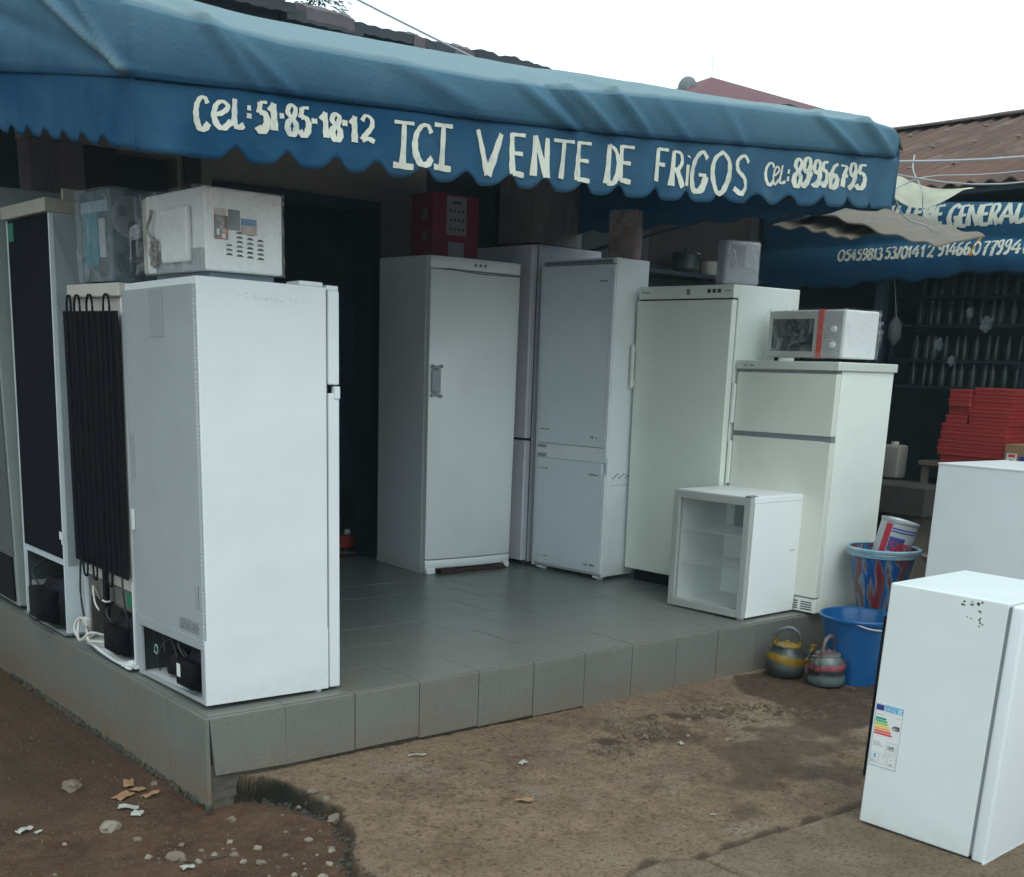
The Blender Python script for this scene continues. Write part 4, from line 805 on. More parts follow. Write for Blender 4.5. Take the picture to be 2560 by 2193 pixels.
# F4 built-in combi
f = thing('refrigerator', 'white built-in fridge freezer with two flat inset doors, left of the cream-green freezer', 'refrigerator', (3.208, 1.29, .02), .088, (-.005, .003))
W4, L4, H4 = .299, .60, 1.85
m_f4 = mat('white side enamel', (.85, .89, .90), .4, .06, 3, stain=(.36, .35, .3), samt=.12)
mk('body', [box(.032, W4, 0, L4, .0, H4, .005), box(.01, .032, .0, .012, .0, H4-.0), box(.01, .032, L4-.02, L4, 0, H4), box(.005, .032, 0, L4, H4-.03, H4, .004), box(.005, .032, .012, L4-.02, .69, .775)], m_f4, f)
m_f4d = mat('dull door enamel', (.76, .83, .86), .35, .05, 3, stain=(.34, .35, .35), samt=.12)
d1 = mk('door', [box(0.0, .030, .035, L4-.022, .778, H4-.035, .004, 1)], m_f4d, f)
d2 = mk('door', [box(0.0, .030, .035, L4-.022, .02, .688, .004, 1)], m_f4d, f)
mk('slide_rail', print_marks('x', 0, .06, .14, .83, .012, 6, 2)+print_marks('x', 0, .48, .56, .86, .008, 5, 3)+print_marks('x', 0, .06, .14, 1.72, .008, 5, 5), m_mark, d1)
mk('slide_rail', print_marks('x', 0, .06, .14, .61, .012, 6, 7)+print_marks('x', 0, .48, .56, .62, .008, 5, 8)+print_marks('x', 0, .06, .15, .06, .014, 6, 9)+print_marks('x', 0, .46, .55, .07, .008, 5, 10), m_mark, d2)
mks('hinge', [box(-.004, .02, L4-.10, L4-.03, .695, .715, .003), box(-.004, .02, L4-.10, L4-.03, .75, .768, .003)], m_grey, f)
mk('top_grille', [box(.0, .006, .03, L4-.03, H4-.028, H4-.010)], m_gasket, f)
mk('edge_trim', [box(-.002, .010, .004, .030, .72, H4-.04, .002), box(-.002, .010, .004, .030, .02, .62, .002)], m_f4, f)
for yy in (.05, L4-.07): mk('foot', [lathe([(.02, -.02), (.024, -.012), (.016, 0)], 14, (.05, yy, 0)), box(.0, .09, yy-.02, yy+.02, -.010, .004, .004)], m_whiteplastic, f)
mk('dirt_band', [quadstrip('y', 0, .06+.02*k, .075+.02*k, .595+.01*(k % 3), .605+.01*(k % 3), .0006) for k in range(10)]+[quadstrip('y', 0, .05, .28, .555, .557, .0006)], mat('grime streak', (.32, .31, .28), .8), f)
wbn = thing('wrapped_parcel', 'brown parcel wrapped in clear plastic on top of the built-in fridge', 'parcel', (3.37, 1.325, 1.873), .40)
mk('parcel', [box(0, .1, 0, .17, 0, .27, .01, 2)], mat('rusty brown parcel', (.30, .15, .10), .7, .4, 12, stain=(.62, .55, .50), samt=.7, sscale=9), wbn, smooth=True)
mk('plastic_wrap', [box(-.006, .106, -.006, .176, -.003, .276, .012, 2)], m_filmgrey, wbn, smooth=True)

# F5 tall freezer
f = thing('freezer', 'tall cream-green upright freezer with one long handle and a top control strip', 'freezer', (3.445, .600, 0), .0591, (-.0157, .0027))
W5, L5, H5 = .634, .675, 1.7226
mk('body', [box(.055, W5, 0, L5, .07, H5, .006)], m_cream2, f)
mk('door', [box(0, .046, .003, L5+.01, .075, H5-.078, .006, 2)], m_cream, f)
mk('control_panel', [box(.002, .055, .0, L5, H5-.070, H5, .005, 2)], m_cream, f)
mk('door_gasket', [box(.046, .055, .010, L5-.01, .08, H5-.07)], m_gasket, f)
mk('panel_gap', [box(.008, .05, .006, L5-.005, H5-.078, H5-.070)], m_darkgap, f)
hd = mk('handle', [box(-.030, -.010, L5+.0, L5+.016, 1.15, 1.40, .004, 2), box(-.012, .006, L5+.002, L5+.014, 1.17, 1.19), box(-.012, .006, L5+.002, L5+.014, 1.36, 1.38)], m_cream2, f)
mk('plinth', [box(.05, W5-.05, .03, L5-.03, 0, .07)], m_black, f)
mks('switch', [quadstrip('x', .002, .085+.035*k, .108+.035*k, H5-.042, H5-.022, .002) for k in range(3)], m_mark, f)
mk('print_marks', print_marks('x', .002, L5-.075, L5-.02, H5-.038, .012, 8, 3)+[quadstrip('x', .002, .30, .325, H5-.05, H5-.02)]+print_marks('x', .002, .02, .06, H5-.036, .01, 4, 3), mat('faint print', (.2, .22, .2), .7), f)
pnl = thing('wrapped_box', 'flat grey box in dusty plastic film standing on the cream-green freezer', 'box', (3.462, .714, 1.731), -.164, (-.009, .006))
mk('box_body', [box(0, .250, 0, .08, 0, .226, .018, 3)], mat('frosty grey wrap', (.36, .37, .40), .5, .15, 7, stain=(.24, .245, .27), samt=.7, sscale=6), pnl, smooth=True)
mk('dark_window', [quadstrip('y', 0, .035, .14, .085, .205)], mat('grey window patch', (.22, .225, .25), .5, .25, 12), pnl)
mk('plastic_wrap', [box(-.004, .254, -.005, .085, -.002, .231, .018, 3)], m_filmgrey, pnl, smooth=True)

# F6 two door with worktop
f = thing('refrigerator', 'cream-white two-door fridge with thick worktop, right of the tall freezer', 'refrigerator', (3.5215, -.0623, .01), .0373, (-.0039, .0084))
W6, L6, H6 = .563, .652, 1.324
mk('body', [box(.05, W6-.01, .006, L6-.006, .0, H6-.045, .005)], m_cream2, f)
mk('worktop', [box(-.006, W6+.004, -.006, L6, H6-.045, H6, .005, 1)], mat('cream worktop edge', (.60, .63, .56), .4, .06, 4), f)
mk('print_marks', print_marks('x', -.006, L6-.12, L6-.05, H6-.028, .010, 8, 4), m_mark, f)
m_f6d = mat('pale cream door', (.70, .72, .63), .38, .06, 3, stain=(.38, .38, .31), samt=.12)
mk('door', [box(0, .042, .004, L6-.01, .945, H6-.062, .004, 1)], m_f6d, f)
mk('door', [box(0, .042, .004, L6-.01, .085, .918, .004, 1)], m_f6d, f)
mk('door_gasket', [box(.042, .05, .012, L6-.018, .085, H6-.05)], m_gasket, f)
mk('door_gap', [box(.006, .048, .008, L6-.012, .919, .944), box(.006, .048, .008, L6-.012, H6-.062, H6-.046)], m_gasket, f)
mk('handle', [box(-.018, .0, L6-.012, L6+.008, .985, 1.20, .005, 2)], m_cream2, f)
mk('handle', [box(-.018, .0, L6-.012, L6+.008, .65, .89, .005, 2)], m_cream2, f)
mks('hinge', [box(-.002, .04, .0, .03, .919, .926)], m_galv, f)
gr = mk('plinth', [box(.01, .05, .006, L6-.01, .0, .078, .004)], m_cream2, f)
mks('vent_slot', [quadstrip('x', .010, .03, .10, .014+.013*k, .020+.013*k, .001) for k in range(4)]+[quadstrip('x', .010, .12, .17, .014+.013*k, .020+.013*k, .001) for k in range(4)], m_darkgap, gr)

# microwave on F6
f = thing('microwave_oven', 'white microwave with dark door window and red stripe on the two-door fridge', 'microwave', (3.630, .026, 1.341), -.045, (-.006, .003))
WW, LW, HW = .30, .505, .258
mk('body', [box(.02, WW, 0, LW, .012, HW, .01, 2)], m_whiteplastic, f)
mk('door', [box(.0, .02, .145, LW-.002, .014, HW-.004, .005, 1)], mat('cream oven door', (.46, .47, .42), .4, .08, 5), f)
mk('window', [quadstrip('x', 0, .19, LW-.03, .045, HW-.045)], m_glassdk, f)
mk('control_panel', [box(.0, .02, .002, .143, .014, HW-.004, .005, 1)], mat('grey control panel', (.42, .43, .43), .45, .12, 9), f)
mks('knob', [xf(lathe([(.017, 0), (.015, .014), (0, .016)], 16), Matrix.Translation((0, .055, z)) @ Matrix.Rotation(R(-90), 4, 'Y')) for z in (.16, .08)], m_whiteplastic, f)
mk('red_tape', [box(-.003, .02, .128, .165, .010, HW+.001, .001), box(.0, .05, .128, .165, HW, HW+.002)], m_red, f)
mk('print_marks', [quadstrip('x', -.0005, .095, .115, .115, .118), quadstrip('x', -.0005, .095, .115, .13, .133), quadstrip('x', -.0005, .03, .048, .118, .121)], m_mark, f)
mk('foot', [lathe([(.012, -.008), (.012, .012)], 10, (x, y, .0)) for x in (.04, WW-.04) for y in (.04, LW-.04)], m_black, f)
def crumple(x0, x1, y0, y1, z0, z1, amp, sd, n=14):
    def fn(u, v):
        a = u*2*math.pi; cx, cy = (x0+x1)/2, (y0+y1)/2
        ca, sa = math.cos(a), math.sin(a); k = 1/max(abs(ca), abs(sa))
        x = cx+ca*k*(x1-x0)/2; y = cy+sa*k*(y1-y0)/2; z = z0+(z1-z0)*v
        d = amp*abs(fbm(x*3+sd, y*3, z*3, 6, 3))*2
        return (x+(x-cx)/(x1-x0)*d*2, y+(y-cy)/(y1-y0)*d*2, z)
    return grid(fn, n*8, n)
mk('plastic_wrap', [crumple(-.008, WW+.006, -.006, LW+.006, .012, HW+.006, .010, 3)], m_film, f, smooth=True)
mk('film_knot', [slab(grid(lambda u, v: (WW+.0+.045*math.sin(v*2.6)*(.6+.4*nz(u*6, v*6)), -.01+.10*u+.02*nz(v*7, u*5), .06+.15*v+.03*nz(u*6, v*4, 2)), 14, 14), (.0005, 0, 0))], m_film, f, smooth=True)
# microwave on F1
f = thing('microwave_oven', 'white microwave in cloudy plastic with magnets and slotted vents on the corner fridge', 'microwave', (.150, .200, 1.541), -.015, (.003, -.003))
WW, LW, HW = .297, .548, .272
mk('body', [box(.0, WW, 0, LW-.04, .0, HW, .008, 2)], mat('dirty white casing', (.76, .77, .74), .4, .08, 5, stain=(.45, .44, .40), samt=.45, sscale=6), f)
mk('front_frame', [box(.0, WW, LW-.04, LW, -.004, HW-.004, .012, 2)], m_beige, f)
mk('base', [box(.03, WW-.02, .03, LW-.05, -.026, 0, .004)], mat('blue grey base', (.15, .19, .22), .6), f)
vs = []
for c in range(4):
    for r_ in range(3 if c == 0 else 6 if c < 3 else 5):
        x = .075+.040*c; z = .055+.0150*r_-.002*c
        vs.append(([(x, -.0008, z), (x+.028, -.0008, z), (x+.024, -.0012, z+.005), (x+.018, -.0016, z+.0075), (x+.006, -.0016, z+.007)], [(0, 1, 2, 3, 4)]))
mks('vent_slot', vs, m_mark, f)
mg = mk('magnet', [quadstrip('y', -.001, .035, .085, .105, .182, .003)], mat('dark photo magnet', (.085, .075, .075), .5, .5, 60, col2=(.2, .14, .12)), f)
mk('magnet', [box(.036, .080, -.003, 0, .183, .205, .006, 2)], mat('orange white magnet', (.48, .28, .18), .5, .5, 50, col2=(.55, .55, .52)), f)
mk('magnet_print', [quadstrip('y', -.004, .062, .080, .128, .14, .0006)], m_orange, mg); mk('magnet_print', [quadstrip('y', -.004, .042, .052, .118, .138, .0006), quadstrip('y', -.004, .062, .074, .110, .124, .0006)], m_label, mg); mk('magnet_print', [quadstrip('y', -.004, .040, .080, .1055, .109, .0006)], m_red, mg)
mk('magnet', [box(.088, .132, -.003, 0, .138, .205, .003)], mat('grey magnet', (.22, .22, .21), .6, .3, 30), f)
mk('magnet', [box(.136, .195, -.004, 0, .128, .158, .008, 2)], mat('pinkish magnet', (.52, .42, .36), .5, .3, 40), f)
mk('magnet', [box(.136, .195, -.004, 0, .158, .180, .006, 2)], mat('blue magnet', (.03, .15, .34), .5, .3, 40, col2=(.12, .26, .42)), f)
mk('rating_label', [quadstrip('x', -.001, .15, .25, .08, .155)], mat('grey rating plate', (.20, .20, .20), .6, .25, 30), f)
mk('side_bulge', [box(-.022, .0, .10, .33, .03, .215, .012, 2)], mat('dirty white casing', (.6, .61, .58)), f)
mk('lower_band', [box(-.004, .0, .005, .42, .0, .075, .002)], mat('grey band', (.33, .35, .35), .5, .2, 8), f)
mk('power_cord', [tube([(-.012, .40+.018*math.cos(a*.9), .07+.045*math.sin(a*.9)) if a % 2 else (-.02, .40+.030*math.cos(a*.9), .07+.05*math.sin(a*.9)) for a in range(16)], .006, sub=4), tube([(-.01, .41, .11), (-.02, .45, .15), (-.015, .43, .19), (-.012, .42, .22)], .006)], mat('beige cord', (.30, .27, .22), .6, .3, 30), f, smooth=True)
mk('plastic_wrap', [crumple(-.024, WW+.002, -.005, LW+.002, -.004, HW+.002, .006, 8)], m_film, f, smooth=True)
mk('film_knot', [slab(grid(lambda u, v: (-.045-.02*math.sin(u*3), .46+.075*u+.01*nz(u*5, v*5), .12+.05*v-.02*u+.01*nz(v*9, u*7)), 10, 8), (.0006, 0, 0)), tube([(-.05, .535, .12), (-.05, .54, .07), (-.05, .55, .03)], .002)], m_filmgrey, f, smooth=True)
# wrapped appliance on M
f = thing('wrapped_appliance', 'boxy appliance with two round dials in bluish plastic on the condenser-backed fridge', 'appliance', (.085, .853, 1.516), .02, (.002, -.008))
WB, LB, HB = .40, .312, .334
mk('body', [box(.0, WB, 0, LB, 0, HB, .008, 2)], mat('slate blue casing', (.060, .085, .105), .5, .2, 5), f)
mk('side_panel', [quadstrip('x', 0, .13, .27, .06, .255, .003)], mat('teal panel', (.05, .20, .24), .5, .25, 8), f)
mk('printed_strip', [quadstrip('x', 0, .03, .29, .255, .295, .002)], mat('pale teal band', (.26, .34, .37), .5, .25, 20), f)
mk('white_patch', [quadstrip('x', 0, .06, .12, .09, .23, .003)], mat('whitish patch', (.38, .40, .41), .5, .3, 14), f)
mk('dark_patch', [quadstrip('x', 0, .05, .13, .02, .075, .004)], mat('dark patch', (.05, .045, .05), .5, .3, 20), f)
disc = lambda r, z, t: xf(lathe([(r, 0), (r, t), (r*.9, t+.003)], 28), Matrix.Translation((.078, 0, z)) @ Matrix.Rotation(R(90), 4, 'X'))
dd = mk('upper_dial', [disc(.078, .235, .004)], mat('pale grey dial', (.27, .30, .32), .5, .3, 14), f)
mk('dial_spot', [xf(lathe([(.020, 0), (.020, .002)], 14), Matrix.Translation((.078+dx, -.0062, .235+dz)) @ Matrix.Rotation(R(90), 4, 'X')) for dx, dz in ((-.036, .02), (.036, .018), (.0, -.032))], mat('slate spot', (.10, .13, .15), .5), dd)
mk('lower_dial', [disc(.070, .082, .004)], mat('dark blue dial', (.018, .030, .05), .45, .3, 10), f)
mk('plastic_wrap', [crumple(-.008, WB+.006, -.008, LB+.010, .0, HB+.005, .012, 5)], m_filmblue, f, smooth=True)

# F7 glass door cooler
f = thing('display_cooler', 'small white glass-door cooler with two wire shelves at the platform edge', 'cooler', (3.0527, .0588, .012), .0416, (.0033, .0091))
W7, L7, H7 = .462, .513, .636
t_ = .035
mk('cabinet', [box(.035, W7, 0, L7, 0, t_, .004), box(.035, W7, 0, L7, H7-t_, H7, .004), box(.036, W7, 0.0, t_, t_, H7-t_), box(.036, W7, L7-t_, L7, t_, H7-t_), box(W7-t_, W7, t_, L7-t_, t_, H7-t_)], mat('cooler white', (.84, .87, .85), .4, .03, 4), f)
fw_ = .042
mk('door_frame', [box(0, .032, 0, fw_, .0, H7-.004, .004), box(0, .032, L7-fw_, L7, .0, H7-.004, .004), box(0, .032, fw_, L7-fw_, 0, fw_, .003), box(0, .032, fw_, L7-fw_, H7-.004-fw_, H7-.004, .003)], mat('grey white door frame', (.40, .42, .39), .45, .08, 5), f)
mk('glass', [box(.010, .016, fw_-.004, L7-fw_+.004, fw_-.004, H7-fw_)], m_glass, f)
for zz in (.24, .42):
    mk('shelf', [tube([(.06+.33*k/8, t_+.005, zz), (.06+.33*k/8, L7-t_-.005, zz)], .0021, 6) for k in range(9)]+[tube([(.055, t_+.005, zz), (.055, L7-t_-.005, zz)], .003, 6), tube([(.40, t_+.005, zz), (.40, L7-t_-.005, zz)], .004, 6)], m_whiteplastic, f)
mk('cooling_plate', [box(W7-t_-.012, W7-t_-.002, .10, L7-.10, .42, .58, .003), box(W7-.14, W7-t_, .06, .2, .036, .14, .008)], m_galv, f)
mks('hinge', [box(.0, .06, .004, .04, H7-.004, H7+.006, .002), box(.0, .03, .004, .03, -.010, .0)], m_gasket, f)
mk('foot', [lathe([(.014, -.012), (.014, 0)], 10, (x, y, 0)) for x in (.05, W7-.05) for y in (.04, L7-.04)], m_black, f)
mk('scratch', [quadstrip('y', 0, .385, .425, .335, .338, .0006)], m_mark, f)

# F8 small fridge with energy label
f = thing('refrigerator', 'small white fridge with an energy label on its side, nearest at the right edge', 'refrigerator', (1.7327, -2.027, -.2545), .0546, (.0097, -.0049))
W8, L8, H8 = .519, .412, .858
mk('body', [box(0, W8, 0.004, L8, 0, H8, .005, 1)], mat('clean white enamel', (.70, .74, .72), .35, .04, 3, stain=(.5, .49, .45), samt=.1, sscale=2.5), f)
mk('door_gasket', [box(.004, W8-.004, -.006, .004, .012, H8-.012)], m_gasket, f)
mk('door', [box(-.003, W8+.003, -.052, -.006, -.006, H8-.004, .010, 3)], mat('white door', (.72, .75, .76), .35, .04, 3), f, smooth=True)
mk('door_trim', [box(-.004, W8+.004, -.0525, -.046, -.008, .0)], m_whiteplastic, f)
mk('back_grille', [box(.02, W8-.02, L8, L8+.02, .16, H8-.12)], m_black, f)
mks('foot', [lathe([(.014, -.014), (.014, 0)], 10, (x, y, 0)) for x in (.05, W8-.05) for y in (.03, L8-.05)], m_black, f)
rr = random.Random(4); ch = []
for cy, cz, s, n_ in ((.155, .835, .006, 3), (.125, .838, .005, 4), (.095, .84, .007, 5), (.088, .815, .005, 3), (.085, .795, .004, 4), (.086, .775, .005, 3), (.125, .79, .004, 2)):
    for k in range(n_):
        a = cy+rr.uniform(-.01, .01); b = cz+rr.uniform(-.008, .006)
        ch.append(([(-.0006, a+s*rr.uniform(.4, 1)*math.cos(q*1.05), b+s*rr.uniform(.3, .9)*math.sin(q*1.05)) for q in range(6)], [(0, 1, 2, 3, 4, 5)]))
mk('paint_chip', ch, mat('exposed primer', (.10, .09, .075), .8), f)
# energy label
E0, E1, Z0, Z1 = .300, .405, .215, .440
el = mk('energy_label', [quadstrip('x', 0, E0, E1, Z0, Z1, .0008)], m_label, f)
def rect(u0, v0, u1, v1, lift=.0014):  # u from left (high y) to right, v from top, fractions
    y0 = E1-(E1-E0)*u0; y1 = E1-(E1-E0)*u1; z0 = Z1-(Z1-Z0)*v0; z1 = Z1-(Z1-Z0)*v1
    return ([(-lift, y0, z0), (-lift, y1, z0), (-lift, y1, z1), (-lift, y0, z1)], [(0, 1, 2, 3)])
m_cy = mat('label cyan', (.05, .42, .68), .5, 0); m_nv = mat('label navy', (.02, .035, .22), .5, 0)
mk('label_print', [rect(.03, .02, .30, .105)], m_nv, el)
mk('label_print', [rect(.32, .02, .97, .105)], m_cy, el)
mk('label_print', [rect(.01, .004, .99, .012), rect(.01, .988, .99, .996), rect(.01, .012, .022, .988), rect(.978, .012, .99, .988)], mat('label outline', (.15, .35, .42), .5, 0), el)
def txt(s, u, v, w, h, lw, m_, par, gapf=.18, lift=.002):
    out = []; n = len(s); cw = w/n
    for k, c in enumerate(s):
        if c == ' ': continue
        def to3(a, b, lf, k=k):
            uu = u+cw*k+cw*(1-gapf)*a; vv = v+h*(1-b); return (-lift-lf, E1-(E1-E0)*uu, Z1-(Z1-Z0)*vv)
        out.append(glyph(c, to3, (lw/(cw*(1-gapf)*(E1-E0)), lw/(h*(Z1-Z0))), ft=.0001))
    return mk('label_text', out, m_, par)
txt('ENERG', .35, .035, .42, .052, .0014, m_label, el)
mk('label_print', [rect(.80, .03, .86, .052, .0018), rect(.88, .03, .94, .052, .0018), rect(.80, .07, .86, .092, .0018), rect(.88, .07, .94, .092, .0018), rect(.84, .05, .90, .075, .0018)], m_label, el)
cols8 = [(.0, .28, .14), (.03, .40, .17), (.30, .52, .12), (.80, .62, .06), (.82, .36, .06), (.72, .10, .07), (.68, .05, .06)]
for k, c in enumerate(cols8):
    v0 = .215+k*.040; r1 = .40+k*.045
    p_ = rect(.05, v0, r1, v0+.031); V_, F_ = p_; yv = E1-(E1-E0)*(r1+.05); zv = Z1-(Z1-Z0)*(v0+.0155)
    V_ = [V_[0], V_[1], (-.0014, yv, zv), V_[2], V_[3]]
    mk('rating_arrow', [(V_, [(0, 1, 2, 3, 4)])], mat('arrow %d' % k, c, .5, 0), el)
y_ = lambda u: E1-(E1-E0)*u; z_ = lambda v: Z1-(Z1-Z0)*v
mk('grade_arrow', [([(-.0014, y_(.66), z_(.335)), (-.0014, y_(.73), z_(.30)), (-.0014, y_(.93), z_(.30)), (-.0014, y_(.93), z_(.37)), (-.0014, y_(.73), z_(.37))], [(0, 1, 2, 3, 4)])], m_mark, el)
txt('A+', .74, .312, .17, .046, .0016, m_label, el)
txt('109', .60, .625, .26, .048, .0018, m_mark, el)
for b in ((.54, .575, .92, .75), (.05, .775, .32, .945), (.36, .775, .62, .945), (.67, .775, .95, .945)):
    u0, v0, u1, v1 = b; w = .012; hh = .006
    mk('label_frame', [rect(u0, v0, u1, v0+hh), rect(u0, v1-hh, u1, v1), rect(u0, v0, u0+w, v1), rect(u1-w, v0, u1, v1)], mat('frame grey', (.42, .46, .48), .5, 0), el)
mk('label_print', [rect(.15, .80, .23, .865)], m_cy, el)
mk('label_print', [rect(.06, .60+.016*k, .06+rr.uniform(.25, .42), .606+.016*k) for k in range(5)]+[rect(.60, .69, .88, .70), rect(.05, .165, .32, .175), rect(.78, .17, .94, .178)]+[rect(.42, .82, .56, .826), rect(.485, .79, .495, .86), rect(.75, .83, .79, .85), rect(.82, .815, .835, .865)], mat('print grey', (.40, .41, .42), .5, 0), el)
txt('59 L', .09, .895, .18, .03, .0009, m_mark, el); txt('42', .74, .90, .13, .03, .0009, m_mark, el)

# F9 white fridge behind
f = thing('refrigerator', 'plain white fridge with bare flat top standing behind the small fridge at the right edge', 'refrigerator', (3.511, -1.288, -.262), -.026, (.001, .010))
m_f9 = mat('cool white enamel', (.72, .765, .77), .33, .04, 3, stain=(.5, .5, .5), samt=.12)
mk('body', [box(0, .6, 0.005, .6, 0.01, 1.143, .006, 2)], m_f9, f)
mk('door', [box(-.002, .602, -.055, -.003, .03, 1.141, .01, 2)], m_f9, f)
mk('door_gasket', [box(.005, .595, -.003, .005, .03, 1.13)], m_gasket, f)
mk('top_edge', [box(-.003, .603, .0, .602, 1.136, 1.146, .003)], m_whiteplastic, f)
mk('foot', [lathe([(.014, 0), (.014, .012)], 10, (x, y, 0)) for x in (.05, .55) for y in (.05, .55)], m_black, f)
mk('scuff', [quadstrip('x', 0, .50-.05*k, .53-.05*k, .26+.004*k, .263+.004*k, .0005) for k in range(4)], m_gasket, f)

# ------------------------------------------------------------------ kettles, bin, buckets
def striped(name, bands, rough=.35, warp=.02):
    # wavy painted bands around z
    m = bpy.data.materials.new(name); m.use_nodes = True; n = m.node_tree.nodes; l = m.node_tree.links; p = n['Principled BSDF']
    tc = n.new('ShaderNodeTexCoord'); sx = n.new('ShaderNodeSeparateXYZ'); l.new(tc.outputs['Object'], sx.inputs[0])
    ns = n.new('ShaderNodeTexNoise'); ns.inputs['Scale'].default_value = 5; l.new(tc.outputs['Object'], ns.inputs['Vector'])
    a = n.new('ShaderNodeMath'); a.operation = 'MULTIPLY_ADD'; a.inputs[1].default_value = warp*2; l.new(ns.outputs[0], a.inputs[0]); l.new(sx.outputs[2], a.inputs[2])
    a2 = n.new('ShaderNodeMath'); a2.operation = 'MULTIPLY_ADD'; a2.inputs[1].default_value = .12; l.new(sx.outputs[0], a2.inputs[0]); l.new(a.outputs[0], a2.inputs[2])
    mr = n.new('ShaderNodeMapRange'); mr.inputs[1].default_value = 0; mr.inputs[2].default_value = .3; l.new(a2.outputs[0], mr.inputs[0])
    cr = n.new('ShaderNodeValToRGB'); cr.color_ramp.interpolation = 'LINEAR'
    els = cr.color_ramp.elements
    els[0].position = bands[0][0]; els[0].color = (*bands[0][1], 1); els[1].position = bands[-1][0]; els[1].color = (*bands[-1][1], 1)
    for ps, c in bands[1:-1]: e = els.new(ps); e.color = (*c, 1)
    l.new(mr.outputs[0], cr.inputs[0])
    n2 = n.new('ShaderNodeTexNoise'); n2.inputs['Scale'].default_value = 25; n2.inputs['Detail'].default_value = 8; l.new(tc.outputs['Object'], n2.inputs['Vector'])
    r2_ = n.new('ShaderNodeMapRange'); r2_.inputs[1].default_value = .5; r2_.inputs[2].default_value = .8; r2_.inputs[4].default_value = .6; l.new(n2.outputs[0], r2_.inputs[0])
    mm = n.new('ShaderNodeMixRGB'); mm.inputs[2].default_value = (.035, .033, .028, 1); l.new(r2_.outputs[0], mm.inputs[0]); l.new(cr.outputs[0], mm.inputs[1]); l.new(mm.outputs[0], p.inputs['Base Color'])
    p.inputs['Roughness'].default_value = rough; return m
G1, Yl, Gd = (.040, .050, .048), (.24, .14, .006), (.018, .024, .023)
k1m = striped('yellow striped kettle plastic', [(0, Gd), (.20, Gd), (.30, (.06, .07, .07)), (.36, Yl), (.44, Yl), (.48, G1), (.54, Gd), (.58, G1), (.62, Yl), (.70, Yl), (.74, G1), (1, (.12, .15, .17))])
Pk, Gr, Lt = (.14, .065, .065), (.045, .06, .055), (.095, .125, .118)
k2m = striped('pink and green striped kettle plastic', [(0, Gd), (.12, Gr), (.20, Lt), (.27, Lt), (.31, Gd), (.38, Gd), (.42, (.24, .04, .05)), (.47, (.24, .04, .05)), (.50, Gr), (.60, (.16, .19, .17)), (.68, Pk), (.73, Lt), (.80, Pk), (1, Lt)])
def kettle(loc, yaw, s, m_, label, lid_off):
    k = thing('kettle', label, 'kettle', (loc[0], loc[1], gz(loc[0], loc[1])+.002), yaw, group='striped plastic kettles on the wet ground')
    prof = [(.0, .0), (.074*s, 0), (.092*s, .012), (.099*s, .035), (.095*s, .062), (.094*s, .085), (.097*s, .108), (.086*s, .132), (.064*s, .148), (.060*s, .160)]
    mk('body', [lathe(prof, 32)], m_, k, smooth=True)
    mk('lid', [lathe([(.058*s, .154), (.066*s, .160), (.064*s, .168), (.03*s, .174), (.012, .178), (.010, .188), (0, .190)], 28)], m_, k, smooth=True)
    mk('handle', [tube([(-.060*s, 0, .150), (-.062*s, 0, .195), (-.045*s, 0, .235), (0, 0, .255), (.045*s, 0, .235), (.060*s, 0, .195), (.058*s, 0, .150)], .0105, 10)], m_, k, smooth=True)
    mk('spout', [tube([(.075*s, 0, .075), (.105*s, 0, .10), (.118*s, 0, .135), (.128*s, 0, .165)], .020, 12, taper=.011), lathe([(.011, 0), (.017, .010), (.019, .012)], 14, (.129*s, 0, .160))], m_, k, smooth=True)
    return k
kettle((3.175, -.16), R(-50), 1.05, k1m, 'yellow and grey striped kettle standing against the platform edge', False)
kettle((3.205, -.395), R(186), .98, k2m, 'pink and green striped kettle in front of the blue bin', False)
bz = gz(3.42, -.42)
b = thing('bin', 'blue ribbed plastic bin behind the kettles', 'bin', (3.42, -.415, bz))
def ribbed(r0, r1, h, n=72, amp=.003, k=12, th=.004, flare=.0):
    V = []; F = []; L = 8
    for side in (0, 1):
        for j in range(L+1):
            t = j/L; r = r0+(r1-r0)*t-(th if side else 0); z = h*t+(.006 if side else 0)*(1-t)
            for i in range(n):
                a = 2*math.pi*i/n; rr_ = r+amp*math.cos(a*k)*(1-t*.6); V.append((rr_*math.cos(a), rr_*math.sin(a), z))
    for side in (0, 1):
        for j in range(L):
            for i in range(n):
                a = side*(L+1)*n+j*n+i; c = side*(L+1)*n+j*n+(i+1) % n; F.append((a, c, c+n, a+n))
        F.append(tuple(side*(L+1)*n+i for i in range(n)))
    for i in range(n): F.append((L*n+i, L*n+(i+1) % n, (2*L+1)*n+(i+1) % n, (2*L+1)*n+i))
    return V, F
mk('tub', [ribbed(.125, .195, .345)], m_blue, b, smooth=True)
mk('rim', [lathe([(.190, .330), (.205, .335), (.207, .346), (.199, .352), (.190, .346)], 48, close=False)], m_blue, b, smooth=True)
mk('handle', [tube([(.20*math.cos(a), .20*math.sin(a), .34-.03*math.sin((a-3.6)*2.2)) for a in (3.6, 3.8, 4.0, 4.3, 4.6, 4.9, 5.03)], .005)], m_steelrod, b)
wt = mk('rubbish', [slab(grid(lambda u, v: (.10*(2*u-1), .10*(2*v-1), .26+.03*nz(u*6, v*6)), 14, 14), (0, 0, -.01))], mat('wet rubbish', (.14, .15, .14), .5, .6, 14, col2=(.03, .03, .03)), None, smooth=True)
wt.location = (3.42, -.415, bz); tag(wt, 'grey rubbish lying inside the blue bin', 'rubbish')
st = thing('tub_stack', 'stack of cream round tubs under the swirled bucket', 'tub', (3.80, -.225, gz(3.8, -.2)))
mk('tub', [lathe([(.10, 0), (.128, .22)], 32)], mat('old cream plastic', (.42, .37, .26), .5, .15, 6, stain=(.2, .15, .1), samt=.5), st, smooth=True)
